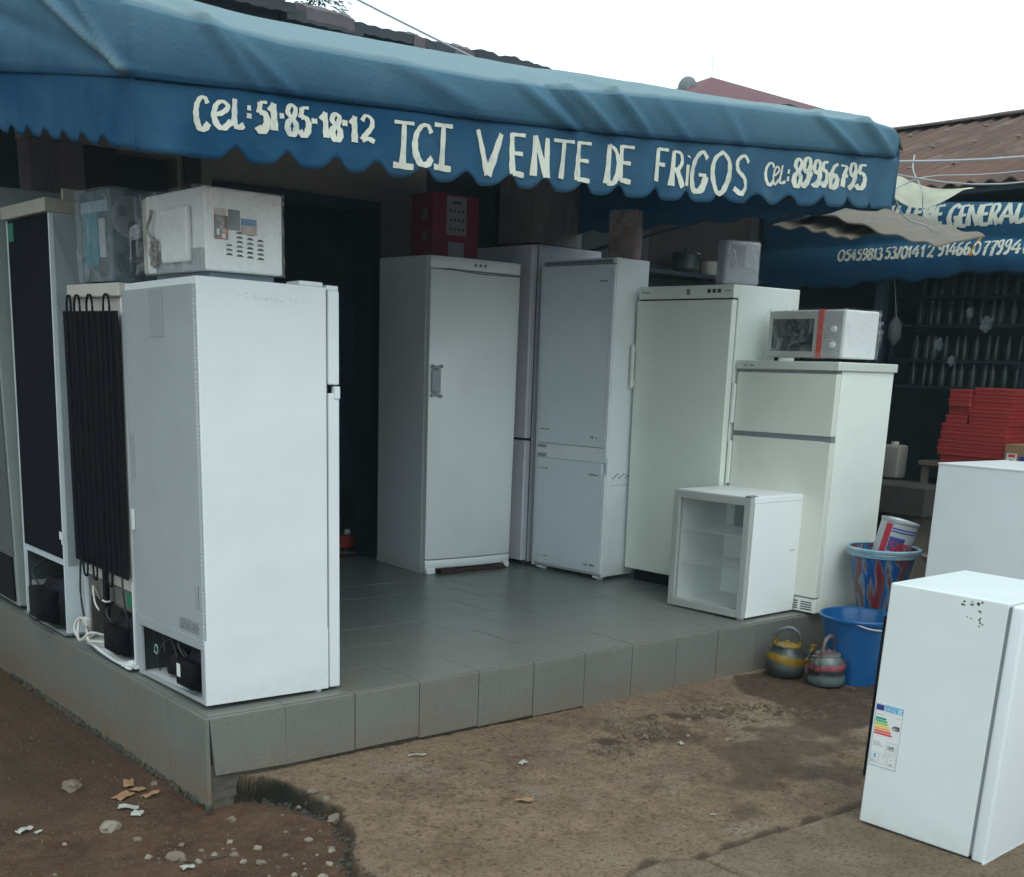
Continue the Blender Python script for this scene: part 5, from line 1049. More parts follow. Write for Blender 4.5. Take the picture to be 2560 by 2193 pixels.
mk('tub', [lathe([(.118, .222), (.132, .235), (.130, .285)], 32)], mat('old cream plastic', (.42, .37, .26)), st, smooth=True)
mk('tub_rim', [lathe([(.128, .286), (.136, .290), (.138, .304), (.128, .310), (.02, .310)], 32)], mat('blue grey rim', (.12, .20, .27), .4), st, smooth=True)
def marble():
    m = bpy.data.materials.new('swirled bucket plastic'); m.use_nodes = True; n = m.node_tree.nodes; l = m.node_tree.links; p = n['Principled BSDF']
    tc = n.new('ShaderNodeTexCoord'); mp = n.new('ShaderNodeMapping'); mp.inputs['Scale'].default_value = (1.6, 1.6, .35); l.new(tc.outputs['Object'], mp.inputs[0])
    t = n.new('ShaderNodeTexNoise'); t.inputs['Scale'].default_value = 6.5; t.inputs['Detail'].default_value = 5; t.inputs['Distortion'].default_value = .9; l.new(mp.outputs[0], t.inputs['Vector'])
    cr = n.new('ShaderNodeValToRGB'); e = cr.color_ramp.elements; e[0].position = .32; e[0].color = (.16, .012, .022, 1); e[1].position = .75; e[1].color = (.12, .025, .03, 1)
    for ps, c in ((.41, (.16, .05, .06)), (.445, (.16, .18, .20)), (.46, (.004, .05, .19)), (.54, (.004, .09, .30)), (.565, (.05, .20, .32)), (.58, (.20, .24, .26)), (.60, (.16, .07, .07))): q = e.new(ps); q.color = (*c, 1)
    l.new(t.outputs[0], cr.inputs[0]); l.new(cr.outputs[0], p.inputs['Base Color']); p.inputs['Roughness'].default_value = .28; return m
m_marb = marble()
bk = thing('bucket', 'marbled blue and red plastic bucket on the cream tubs', 'bucket', (3.80, -.262, gz(3.8, -.2)+.312))
mk('pail', [ribbed(.105, .178, .33, amp=.001)], m_marb, bk, smooth=True)
mk('rim', [lathe([(.176, .29), (.186, .295), (.190, .318), (.196, .322), (.197, .334), (.186, .340), (.176, .334)], 48, close=False)], mat('pale swirled rim', (.38, .46, .48), .35, .4, 9, col2=(.08, .30, .40), stain=(.30, .14, .13), samt=.8, sscale=8), bk, smooth=True)
mk('handle', [tube([(.188*math.cos(a), .188*math.sin(a), .325-.012*math.sin((a-2.6)*1.2)) for a in (2.6, 3.0, 3.5, 4.0, 4.5, 5.0, 5.2)], .004)], m_steelrod, bk)
bk = thing('bucket', 'second marbled bucket with brown rim, half hidden right of the first', 'bucket', (4.14, -.50, gz(4.14, -.5)+.30))
mk('pail', [ribbed(.10, .165, .30, amp=.001)], m_marb, bk, smooth=True)
mk('rim', [lathe([(.162, .26), (.176, .27), (.182, .30), (.165, .305)], 40, close=False)], mat('brown swirled rim', (.28, .20, .18), .4, .4, 9), bk, smooth=True)
stl = tag(mk('stool', [box(-.13, .13, -.13, .13, .26, .29, .005)]+[box(sx*.11-.015, sx*.11+.015, sy*.11-.015, sy*.11+.015, 0, .262) for sx in (-1, 1) for sy in (-1, 1)], m_wood), 'low wooden stool under the half hidden bucket', 'stool'); stl.location = (4.14, -.5, gz(4.14, -.5))
# paint can leaning in the marbled bucket
pc = thing('paint_can', 'tilted white paint can with red and blue print standing in the marbled bucket', 'paint can', (3.83, -.275, .265), R(10), (.0, .0))
pc.matrix_world = Matrix.Translation((3.845, -.262, .285)) @ Matrix.Rotation(R(11), 4, Vector((.62, -.72, 0)).cross(Vector((0, 0, 1))) * -1) @ Matrix.Rotation(R(-128), 4, 'Z')
RC = .098
mk('can', [lathe([(RC-.004, 0), (RC, .004), (RC, .24)], 40)], mat('can white', (.42, .44, .46), .4), pc, smooth=True)
mk('rim', [lathe([(RC, .236), (RC+.004, .240), (RC+.004, .250), (RC-.004, .252), (RC-.012, .243), (.0, .243)], 40)], m_galv, pc, smooth=True)
def cyl_patch(a0, a1, z0, z1, lift, n=12):
    return grid(lambda u, v: ((RC+lift)*math.cos(R(a0+(a1-a0)*u)), (RC+lift)*math.sin(R(a0+(a1-a0)*u)), z0+(z1-z0)*v), n, 3)
m_pr = mat('paint can red', (.42, .02, .04), .4, .05); m_pb = mat('paint can blue', (.03, .05, .24), .4, .1)
mk('print_band', [cyl_patch(-62, -40, .02, .23, .0006)], m_pr, pc)
mk('print_band', [cyl_patch(-38, 60, .205, .213, .0006), cyl_patch(-38, 60, .190, .198, .0006), cyl_patch(-38, 60, .02, .075, .0006), cyl_patch(-110, -64, .02, .06, .0006)], m_pb, pc)
mk('label_patch', [cyl_patch(-38, 10, .09, .165, .0008)], m_pb, pc)
mk('brush_script', [glyph(c_, lambda u, v, lf, a0=-30+k*14: ((RC+.0015+lf)*math.cos(R(a0+13*u)), (RC+.0015+lf)*math.sin(R(a0+13*u)), .092+.05*v), (.32, .17), ft=.0002) for k, c_ in enumerate('SAenlc')], m_pr, pc)

# thing in the doorway
o = thing('plug_block', 'small orange red block with a pale ball and cord on the floor in the doorway', 'plug block', (2.52, 3.10, 0), .3)
mk('block', [box(-.045, .045, -.04, .04, 0, .085, .006)], m_red, o); mk('ball', [lathe([(0, .085), (.02, .09), (.026, .108), (.018, .124), (0, .13)], 14, (.01, 0, 0))], m_label, o, smooth=True)
mk('cord', [tube([(.03, 0, .12), (.06, -.1, .20), (.10, -.25, .27)], .003)], m_wire, o)

# ------------------------------------------------------------------ dark wall fittings at the back
sh = thing('wall_shelf', 'dark shelf on the back wall above the freezers', 'shelf', (4.3, 2.45, 1.93))
mk('board', [box(0, 1.7, 0, .28, 0, .03)], m_frame, sh); mk('bracket', [box(.2, .24, .2, .28, -.18, 0), box(1.4, 1.44, .2, .28, -.18, 0)], m_frame, sh)
pt = thing('cooking_pot', 'dark lidded pot on the back wall shelf', 'pot', (5.15, 2.55, 1.96))
mk('pot', [lathe([(.07, 0), (.10, .03), (.105, .13), (.098, .13)], 24)], m_darkpot, pt, smooth=True); mk('lid', [lathe([(.112, .13), (.10, .145), (.03, .16), (.012, .165), (.016, .185), (0, .19)], 24)], mat('grey lid', (.05, .06, .06), .4), pt, smooth=True)
ps = tag(mk('poster', [box(4.95, 6.1, WY-.006, WY-.001, 2.02, 2.45)], mat('brown poster', (.045, .030, .026), .8, .4, 2.5, stain=(.025, .03, .035), samt=.8)), 'brownish poster on the back wall under the awning', 'poster')
cl = tag(mk('pale_tub', [lathe([(.075, 0), (.085, .09), (.088, .1)], 20)], m_beige), 'small pale tub beside the dark pot on the shelf', 'tub'); cl.location = (5.42, 2.55, 1.96)

# ------------------------------------------------------------------ neighbouring hardware shop (faces left)
X2 = 6.2
hs = thing('hardware_shop', 'dark neighbouring shop under a rusty corrugated roof on the right', 'building', (0, 0, 0))
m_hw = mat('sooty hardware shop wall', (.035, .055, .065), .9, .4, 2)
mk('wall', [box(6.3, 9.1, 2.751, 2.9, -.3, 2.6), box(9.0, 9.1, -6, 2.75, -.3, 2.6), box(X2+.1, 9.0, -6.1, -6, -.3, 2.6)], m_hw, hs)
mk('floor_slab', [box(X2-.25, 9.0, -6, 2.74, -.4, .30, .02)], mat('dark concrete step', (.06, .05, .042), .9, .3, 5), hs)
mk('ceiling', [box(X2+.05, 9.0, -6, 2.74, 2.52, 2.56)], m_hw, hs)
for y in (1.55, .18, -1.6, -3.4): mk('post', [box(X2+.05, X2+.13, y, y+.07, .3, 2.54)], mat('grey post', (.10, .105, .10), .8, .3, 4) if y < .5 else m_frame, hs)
def rust_sheet(y0, y1, k):
    def fn(u, v):
        y = y0+(y1-y0)*u; x = 6.2+2.95*v
        return (x, y, 2.575+(3.60-2.575)*v+.016*math.sin(2*math.pi*y/.15)+.01*nz(y, x, k, .8)+(.012 if v < .02 else 0)*nz(y*8, 0))
    return slab(grid(fn, max(6, int((y1-y0)/.15*6)), 6), (0, 0, -.01))
yy = 3.7; k = 0
while yy > -6.5:
    mk('roof_sheet', [rust_sheet(yy-.82, yy+.03, k)], m_rust, hs).location.z = .006*(k % 2)
    yy -= .80; k += 1
for xx in (6.9, 7.8, 8.6):
    mks('roof_screw', [box(xx, xx+.035, yv, yv+.028, 2.59+(xx-6.2)*.347+.008, 2.59+(xx-6.2)*.347+.024, .006) for yv in [3.4-.38*q for q in range(24)]], mat('pale washer', (.26, .22, .19), .8), hs)
mk('ridge_cap', [slab(grid(lambda u, v: (8.95+.35*v, -6.5+10.2*u, 3.64-.05*abs(v-.5)*2+.01*nz(u*30, v)), 40, 4), (0, 0, -.015))], m_rust, hs)
mk('roof_sheet', [slab(grid(lambda u, v: (9.25+3*v, -6.5+10.2*u, 3.56-1.0*v), 10, 3), (0, 0, -.01))], m_rust, hs)

aw2 = thing('awning', 'blue tarpaulin awning lettered QUINCAILLERIE GENERALE on the neighbouring shop', 'awning', (0, 0, 0))
def a2top(y): return 2.426+.076*(y-.519) if y > .519 else 2.426+.03*(y-.519)
def a2bot(y): return 1.995-.048*(y-.45)+.012*math.sin(y*9)+.01*math.sin(y*23)
def a2x(y, f):  # f 0 top .. 1 bottom
    z = 0
    if f < .5: x = X2+.03-.03*math.sin(f/.5*math.pi)
    else: x = X2+.03-.05*math.sin((f-.5)/.5*math.pi*.9)
    return x-.015*nz(y, f*2, 1, 1.6)-.012*math.exp(-((f-.58)/.06)**2)
def a2p(y, f): return (a2x(y, f), y, a2top(y)+(a2bot(y)-a2top(y))*f)
V = []; cloth_tone = []; NY, NF_ = 300, 22
for i in range(NY+1):
    y = 2.70-7.4*i/NY
    for j in range(NF_+1):
        f_ = j/NF_; V.append(a2p(y, f_)); dk = (.2 if f_ < .06 else 0); cloth_tone.append((.42-.3*f_ if f_ < .48 else .12+.35*math.exp(-((f_-.6)/.1)**2), dk, 0, 1))  # shadow at the foot of the upper band is painted into the tone
F = [(i*(NF_+1)+j, (i+1)*(NF_+1)+j, (i+1)*(NF_+1)+j+1, i*(NF_+1)+j+1) for i in range(NY) for j in range(NF_)]
cloth_obj('valance', V, F, cloth_tone, m_cloth2, aw2)
V = []; cloth_tone = []
for i in range(61):
    y = 2.70-7.4*i/60
    for j in range(9): V.append((X2+.03+.14*j, y, a2top(y)+.012*j+.01*nz(y, j, 2))); cloth_tone.append((.3, .1, 0, 1))
F = [(i*9+j, (i+1)*9+j, (i+1)*9+j+1, i*9+j+1) for i in range(60) for j in range(8)]
cloth_obj('canopy', V, F, cloth_tone, m_cloth2, aw2)
VAL2 = [('Q', 2.002, 1.913, 2.305, 2.44, 0.022), ('U', 1.91, 1.852, 2.324, 2.439, 0.022), ('I', 1.843, 1.814, 2.321, 2.439, 0.022), ('N', 1.8, 1.724, 2.317, 2.439, 0.022), ('C', 1.711, 1.641, 2.312, 2.441, 0.022), ('A', 1.632, 1.559, 2.315, 2.443, 0.022), ('I', 1.547, 1.515, 2.371, 2.468, 0.022), ('L', 1.494, 1.44, 2.382, 2.471, 0.022), ('L', 1.404, 1.348, 2.384, 2.461, 0.022), ('E', 1.335, 1.274, 2.368, 2.456, 0.022), ('R', 1.261, 1.212, 2.352, 2.448, 0.022), ('I', 1.207, 1.18, 2.336, 2.445, 0.022), ('E', 1.168, 1.106, 2.324, 2.448, 0.022), ('G', 1.062, 0.979, 2.297, 2.444, 0.022), ('E', 0.973, 0.917, 2.296, 2.435, 0.022), ('N', 0.914, 0.82, 2.298, 2.433, 0.022), ('E', 0.817, 0.75, 2.296, 2.43, 0.022), ('R', 0.746, 0.679, 2.296, 2.431, 0.022), ('A', 0.67, 0.571, 2.298, 2.427, 0.022), ('L', 0.563, 0.502, 2.297, 2.421, 0.022), ('E', 0.491, 0.427, 2.296, 2.418, 0.022), ('0', 1.942, 1.883, 2.106, 2.184, 0.012), ('5', 1.879, 1.83, 2.107, 2.185, 0.012), ('4', 1.825, 1.777, 2.105, 2.183, 0.012), ('5', 1.773, 1.73, 2.105, 2.182, 0.012), ('9', 1.725, 1.68, 2.105, 2.182, 0.012), ('8', 1.677, 1.632, 2.106, 2.182, 0.012), ('1', 1.627, 1.602, 2.106, 2.182, 0.012), ('3', 1.598, 1.553, 2.104, 2.182, 0.012), ('5', 1.531, 1.487, 2.108, 2.186, 0.012), ('3', 1.484, 1.436, 2.107, 2.185, 0.012), ('/', 1.431, 1.404, 2.102, 2.188, 0.012), ('0', 1.397, 1.349, 2.105, 2.186, 0.012), ('1', 1.344, 1.317, 2.106, 2.188, 0.012), ('4', 1.314, 1.25, 2.108, 2.189, 0.012), ('1', 1.244, 1.206, 2.106, 2.19, 0.012), ('2', 1.189, 1.132, 2.099, 2.189, 0.012), ('9', 1.102, 1.056, 2.111, 2.19, 0.012), ('1', 1.048, 1.016, 2.111, 2.192, 0.012), ('4', 1.018, 0.958, 2.111, 2.193, 0.012), ('6', 0.957, 0.907, 2.11, 2.193, 0.012), ('6', 0.901, 0.85, 2.112, 2.191, 0.012), ('/', 0.852, 0.797, 2.1, 2.221, 0.0128), ('0', 0.829, 0.776, 2.106, 2.189, 0.012), ('7', 0.764, 0.716, 2.097, 2.192, 0.012), ('7', 0.711, 0.658, 2.091, 2.193, 0.012), ('9', 0.653, 0.613, 2.102, 2.192, 0.012), ('9', 0.604, 0.558, 2.102, 2.192, 0.012), ('4', 0.556, 0.479, 2.099, 2.191, 0.012), ('6', 0.464, 0.415, 2.102, 2.187, 0.012)]
for ch, ya, yb_, z0, z1, w in VAL2:
    def to3(u, v, lift, ya=ya, yb_=yb_, z0=z0, z1=z1):
        y = ya+(yb_-ya)*u; z = z0+(z1-z0)*v
        f_ = (a2top(y)-z)/(a2top(y)-a2bot(y)); return (a2x(y, min(1, max(0, f_)))-.004-lift, y, z)
    w *= 1.35
    mk('letter', [glyph(ch, to3, (w/abs(yb_-ya), w/(z1-z0)))], m_paintO if (ch == '/' and w > .0168) else m_paint, aw2)

# loose corrugated sheet hanging off the awning corner
def loose(x0, x1, P, amp, per, name, m_, lab, cat, d, nu=60, seed=0):
    # P: list of (y,z) along the sheet; x across
    tab_y = [p[0] for p in P]; n = len(P)-1
    def fn(u, v):
        k = min(n-1, int(u*n)); t = u*n-k; y = P[k][0]+(P[k+1][0]-P[k][0])*t; z = P[k][1]+(P[k+1][1]-P[k][1])*t
        x = x0+(x1-x0)*v; e = .02*nz(u*9, seed, v*2) if v in (0, 1) else 0
        return (x+e, y+.01*nz(v*8, u*3, seed), z+amp*math.sin(2*math.pi*u*per)-.16*(1-v)*.6+.01*nz(u*4, v*4, seed))
    o = mk(name, [slab(grid(fn, nu, 10), d)], m_, None, smooth=True); tag(o, lab, cat); return o
loose(4.25, 4.75, [(.98, 2.27), (.78, 2.30), (.5, 2.215), (.2, 2.12), (-.06, 2.055)], .009, 5.5, 'corrugated_sheet', m_asb, 'old grey corrugated sheet sagging from the right end of the blue awning', 'corrugated sheet', (0, 0, -.008))
loose(4.2, 4.6, [(1.02, 2.215), (.80, 2.19), (.62, 2.155), (.45, 2.11)], .008, 3.5, 'corrugated_sheet', m_asb, 'short broken grey sheet slipped under the longer hanging one', 'corrugated sheet', (0, 0, -.008), seed=4)
tag(mk('added_shade_sheet', [slab(([(3.75, .6, 2.66), (4.6, .95, 2.74), (6.15, 1.75, 2.86), (6.15, 2.7, 2.90), (3.75, 2.7, 2.85)], [(0, 1, 2, 3, 4)]), (0, 0, -.006))], mat('dark shade sheet', (.02, .035, .055), .8)), 'dark shade sheet added unseen overhead between the two shops to darken the neighbouring awning', 'tarpaulin')  # unseen sheet, added to shade the left part of the neighbouring awning
# cream tarp strip
def tarp(u, v):
    y = 1.20-.72*u; zt = 2.68-.30*u**.75+.0*v+.05*u*u; sag = .045*math.sin(math.pi*min(1, u*1.05))
    w = .02+.12*math.sin(math.pi*min(1, max(0, u*.95+.06)))
    return (5.5-.10*v+.01*nz(u*8, v*3), y, zt-sag-w*v)
tr = tag(mk('tarpaulin_strip', [slab(grid(tarp, 40, 8), (.003, 0, 0))], m_tarp, None, smooth=True), 'cream tarpaulin strip hanging in a curve beside the blue awning end', 'tarpaulin')
# wires
def wire(P, r, lab, grp='overhead wires at the right of the awning'):
    o = mk('wire', [tube(P, r, 6)], m_wire); tag(o, lab, 'wire'); return o
wire([(3.62, .0, 2.30), (4.6, -.3, 2.42), (5.6, -1.0, 2.62), (6.0, -1.4, 2.7)], .007, 'upper pale wire stretched from the awning corner across the rusty roof')
wire([(3.62, .0, 2.27), (4.7, -.15, 2.31), (6.1, -.8, 2.60)], .005, 'second wire just below the upper one in front of the rusty roof')
wire([(3.7, -.1, 2.16), (4.2, .0, 2.30), (4.9, -.05, 2.40), (6.1, -.5, 2.62)], .004, 'thin wire slanting up from the awning edge to the rusty roof')
wire([(3.66, -.12, 2.24), (3.70, -.12, 2.17), (3.76, -.12, 2.12), (3.80, -.13, 2.07), (3.9, -.12, 2.045), (4.02, -.13, 2.035), (4.1, -.14, 2.01)], .0035, 'curled white wire hanging over the loose grey sheet')
wire([(4.9, .55, 2.55), (4.75, .45, 2.44), (4.6, .28, 2.30), (4.6, .26, 2.20), (4.55, .2, 2.14)], .004, 'limp wire hanging down past the cream tarpaulin strip')

# red cartons in front of the hardware shop
lay = ['bottom', 'second', 'third', 'fourth', 'fifth']
zb_ = .70; rr = random.Random(9)
for k in range(5):
    h = .052+.006*(k % 2); ya = .775+rr.uniform(-.012, .02); o = thing('red_carton', 'long dark red flat carton, %s layer of the lower stack' % lay[k], 'carton', (6.0+rr.uniform(-.02, .02), .29+rr.uniform(-.01, .012), zb_), group='stacked red cartons')
    mk('box_body', [box(0, .35, 0, ya-.30, 0, h-.004, .004)], m_cratered, o); mk('lid', [box(-.004, .354, -.004, ya-.296, h-.022, h-.003, .003)], m_cratered, o); zb_ += h
zc0 = zb_
for cidx, (y0, y1, nk, hh, nm) in enumerate(((.29, .60, 5, .050, 'right'), (.605, .77, 4, .058, 'left'))):
    zz = zc0
    for k in range(nk):
        jx = rr.uniform(-.02, .02); jy = rr.uniform(-.012, .012)
        o = thing('red_carton', 'red flat carton, %s layer of the upper %s pile' % (lay[k], nm), 'carton', (6.02+jx, y0+jy, zz), group='stacked red cartons')
        mk('box_body', [box(0, .30, 0, y1-y0-.008, 0, hh-.004, .004)], m_cratered, o); mk('lid', [box(-.004, .304, -.004, y1-y0-.004, hh-.020, hh-.003, .003)], m_cratered, o); zz += hh
tb = thing('table', 'dark low table under the red cartons', 'table', (5.95, .1, .30)); mk('table_top', [box(0, .5, 0, .8, .37, .40)], m_wood, tb)
for sx in (.02, .44):
    for sy in (.02, .74): mk('leg', [box(sx, sx+.04, sy, sy+.04, 0, .37)], m_wood, tb)
ob = thing('carton', 'small brown carton with printed pictures right of the red cartons', 'carton', (5.9, .02, .705)); mk('box_body', [box(0, .25, 0, .22, 0, .16, .003)], m_card, ob)
mk('printed_panel', [quadstrip('x', 0, .13, .20, .01, .10)], m_label, ob); mk('printed_panel', [quadstrip('x', 0, .01, .11, .01, .085)], m_pb, ob); mk('print_marks', [quadstrip('x', -.001, .14, .19, .075, .095), ], m_red, ob); mk('print_marks', [quadstrip('x', -.001, .155, .178, .02, .06)], m_mark, ob)
jc = thing('jerrycan', 'greyish plastic container behind the two-door fridge', 'container', (5.95, 1.06, .55), .1)
mk('body', [box(0, .14, 0, .16, 0, .24, .02, 3)], mat('dusty pale plastic', (.22, .21, .18), .6, .2, 8), jc, smooth=True); mk('lid', [lathe([(.03, .24), (.03, .262), (0, .264)], 14, (.07, .08, 0))], m_beige, jc)
ct = thing('bench', 'dark concrete bench in front of the hardware shop', 'bench', (5.6, .6, -.26)); mk('slab', [box(0, .45, 0, 1.6, .60, .80, .01)], mat('grimy bench', (.05, .045, .04), .9, .3, 6), ct); mk('leg', [box(.05, .4, .1, .3, 0, .60)], m_mortar, ct); mk('leg', [box(.05, .4, 1.3, 1.5, 0, .60)], m_mortar, ct)
# shelves with bottles
sh = thing('shelf_rack', 'dark shelf rack inside the hardware shop', 'shelf', (6.75, .62, .3))
for k, z in enumerate((.91, 1.11, 1.37, 1.58)): mk('shelf', [box(0, .3, 0, 1.15, z-.02, z)], m_frame, sh)
mks('upright', [box(.0, .03, y, y+.03, 0, 2.1) for y in (0, 1.12)], m_frame, sh)
bot_m = [mat('dim green bottle', (.02, .038, .03), .35), mat('dim grey can', (.04, .046, .046), .4), mat('dim dark bottle', (.014, .024, .021), .35)]
rowname = ('lowest', 'second', 'third', 'top')
bmesh_b = None
pro = [(0, 0), (.028, 0), (.030, .01), (.030, .11), (.012, .15), (.012, .175), (0, .178)]
protos = {}
for r_, z in enumerate((.91, 1.11, 1.37, 1.58)):
    for k in range(11):
        mi = (r_*2+k//4) % 3; key = mi
        if key not in protos: 
            o = mk('bottle', [lathe(pro, 12)], bot_m[mi], None, smooth=True); protos[key] = o.data
        else:
            o = bpy.data.objects.new('bottle', protos[key]); C.objects.link(o)
        o.location = (6.80, .70+k*.085+.012*(k % 3), .30+z+.001); tag(o, 'dim bottle in the %s row of the dark rack of the hardware shop' % rowname[r_], 'bottle', 'bottles on the hardware shop rack')
for k, (y, z, r_) in enumerate(((1.22, 1.52, .035), (1.10, 1.40, .03), (.86, 1.66, .045), (1.0, 1.74, .03))):
    bm = bmesh.new(); bmesh.ops.create_icosphere(bm, subdivisions=3, radius=r_)
    for v in bm.verts: v.co = Vector((v.co.x*.6, v.co.y, v.co.z*1.25))*(1+.5*noise.noise(v.co*40+Vector((k*3, 0, 0))))
    o = mk('hanging_bag', [from_bm(bm)], m_filmblue, None); o.location = (6.55, y, z); tag(o, 'crumpled clear bag hanging in the dark shop, %s' % ('leftmost', 'lowest', 'rightmost', 'highest')[k], 'bag', 'clear bags hanging in the hardware shop')
o = thing('hanging_sacks', 'two greyish sacks hanging under the neighbouring awning', 'sack', (6.35, 1.62, 1.50)); 
mk('sack', [lathe([(.01, 0), (.05, .05), (.055, .13), (.02, .21)], 12)], mat('dim sack', (.10, .10, .11), .8), o, smooth=True); mk('sack', [lathe([(.01, 0), (.05, .05), (.05, .15), (.02, .2)], 12, (0, -.14, 0))], mat('dim sack', (.1, .1, .11)), o, smooth=True)
mk('string', [tube([(0, 0, .2), (0, -.05, .5)], .003), tube([(0, -.14, .2), (0, -.08, .5)], .003)], m_wire, o)

# ------------------------------------------------------------------ distance
rh = thing('red_roofed_house', 'distant house with a dark red roof showing above the awning', 'house', (0, 0, 0))
px, py = 36.3, 30.0
mk('roof', [([(px-5.5, py-3, 9.9), (px+12, py-3, 9.9), (px+12, py+5, 9.9), (px-5.5, py+5, 9.9), (px-.45, py, 12.19), (px+7.2, py+.3, 12.25)], [(0, 1, 4), (1, 2, 5, 4), (2, 3, 5), (3, 0, 4, 5), (0, 3, 2, 1)])], m_redroof, rh)
mk('wall', [box(px-5, px+11.5, py-2.5, py+4.5, -.3, 9.95)], mat('far wall', (.35, .32, .28), .8), rh)
mk('antenna', [tube([(px-.45, py, 12.1), (px-.45, py, 13.0)], .012, 6)], m_wire, rh)
sdh = thing('satellite_dish', 'grey satellite dish on the left slope of the distant red roof', 'satellite dish', (34.55, 30.0, 11.62))
bowl = lathe([(0, 0), (.2, .03), (.33, .10), (.36, .12), (.33, .11), (.2, .05)], 24)
mk('bowl', [xf(bowl, Matrix.Rotation(R(-55), 4, 'X') @ Matrix.Rotation(R(25), 4, 'Y'))], mat('dish grey', (.22, .25, .25), .6), sdh, smooth=True)
mk('mast', [tube([(0, 0, -1.2), (0, 0, 0)], .04, 8)], m_galv, sdh)
tr = thing('tree', 'green leafy tree top just above the dark roof edge', 'tree', (7.70, 12.0, -.3))
mk('trunk', [tube([(0, 0, 0), (.05, 0, 3), (0, 0, 6.0)], .12, 10, taper=.04)], m_trunk, tr)
rr = random.Random(12); V = []; F = []
for k in range(900):
    t = rr.random(); hgt = 5.6+1.3*t; rad = (.36*(1-abs(t-.35)))*math.sqrt(rr.random())+.02; a = rr.uniform(0, 6.283)
    c = Vector((rad*math.cos(a), rad*math.sin(a), hgt+.12*nz(math.cos(a)*3, math.sin(a)*3, hgt*3)))
    d = Vector((math.cos(a)+rr.uniform(-.4, .4), math.sin(a)+rr.uniform(-.4, .4), rr.uniform(-.5, .3))).normalized(); s_ = d.cross(Vector((0, 0, 1))).normalized()*.022; L = rr.uniform(.06, .13)
    b0 = len(V); V += [tuple(c), tuple(c+d*L*.5+s_), tuple(c+d*L+Vector((0, 0, -.02))), tuple(c+d*L*.5-s_)]; F.append((b0, b0+1, b0+2, b0+3))
mk('crown', [(V, F)], m_leaf, tr)

# ------------------------------------------------------------------ stones and litter
def rock(name, x, y, r, m_, label, cat='stone', group=None, flat=.6, seed=0, sink=.25):
    bm = bmesh.new(); bmesh.ops.create_icosphere(bm, subdivisions=2 if r < .012 else 3, radius=1)
    for v in bm.verts:
        n_ = v.co.normalized(); k = 1+.35*noise.noise(n_*1.6+Vector((seed*3.1, 0, seed)))+.12*noise.noise(n_*4+Vector((seed, 5, 0)))
        v.co = Vector((n_.x*k, n_.y*k*.8, max(-.5, n_.z*k*flat)))*r
    pcs = from_bm(bm); o = mk(name, [pcs], m_, None, smooth=False); o.location = (x, y, gz(x, y)+r*flat*(.5-sink)); o.rotation_euler = (0, 0, seed*1.7); tag(o, label, cat, group); return o
STN = [(-0.329, 0.496, 0.0415, 0, 'angular grey-brown stone left of the torn cardboard'), (-0.37, 0.011, 0.0376, 1, 'pale jagged stone below the paper scrap'), (-0.309, -0.392, 0.0364, 0, 'rounded brown stone, largest near the bottom edge'), (0.247, -0.47, 0.0316, 0, 'tilted brown stone lodged under the broken slab edge'), (0.035, -0.103, 0.0197, 0, 'small tan stone in the mossy hollow'), (-0.102, -0.362, 0.0137, 1, 'pale pointed stone right of the rounded brown one'), (0.1, -0.543, 0.0146, 1, 'whitish stone near the slab edge'), (0.106, -0.68, 0.0148, 1, 'pale stone lowest beside the slab edge'), (-0.06, -0.481, 0.0149, 1, 'pale stone right of the pointed one'), (0.277, -0.36, 0.0195, 0, 'brown stone just above the tilted one'), (0.24, -0.232, 0.0112, 1, 'small light stone under the mossy edge'), (-0.544, -0.034, 0.0102, 1, 'small white stone on the left dirt'), (-0.011, -0.583, 0.0124, 0, 'flat brown stone at bottom right of the dirt'), (-0.262, -0.459, 0.013, 1, 'pale flat stone beside the rounded brown one'), (-0.157, -0.569, 0.013, 1, 'pale flat stone close to the bottom edge'), (-0.154, -0.501, 0.0161, 0, 'twin brown stone above the bottom edge'), (-0.191, -0.428, 0.0118, 1, 'light stone between the rounded and the twin stones'), (-0.126, -0.631, 0.0171, 0, 'brown stone cut by the bottom edge'), (-0.359, -0.291, 0.0147, 1, 'white shard left of the rounded brown stone'), (-0.329, -0.123, 0.0153, 0, 'brown lump right of the jagged pale stone'), (-0.065, 0.343, 0.0175, 0, 'dark stone against the platform foot'), (0.271, -0.277, 0.0198, 0, 'dark stone under the mossy edge')]
for k, (x, y, r, mi, lab) in enumerate(STN):
    rock('stone', x, y, r, (m_stone, m_stone2)[mi], lab, seed=k+1, flat=.62)
rr = random.Random(21)
pts = []
clusters = [(.08, -.62, .12, 6), (-.04, -.78, .10, 12), (-.25, -.30, .22, 5), (.05, -.35, .12, 4), (-.45, -.35, .25, 4), (2.45, -.62, .25, 8), (1.95, -.48, .12, 8)]
for cx, cy, s, n_ in clusters:
    for k in range(n_):
        x, y = rr.gauss(cx, s), rr.gauss(cy, s*.8)
        if x > lerp(EDGE, y)-.03 and cx < 1: continue
        if y > -.03 and x > -.03: continue
        pts.append((x, y))
for k, (x, y) in enumerate(pts):
    rock('pebble', x, y, rr.uniform(.004, .012)*(1 if rr.random() < .7 else 1.4), rr.choice((m_stone, m_stone, m_mortar, m_stone2)), 'small loose pebble on the dirt near the platform corner' if x < 1 else 'small loose pebble on the damp concrete by the kettles', 'pebble', 'loose pebbles on the dirt' if x < 1 else 'loose pebbles on the damp concrete', seed=k+40)
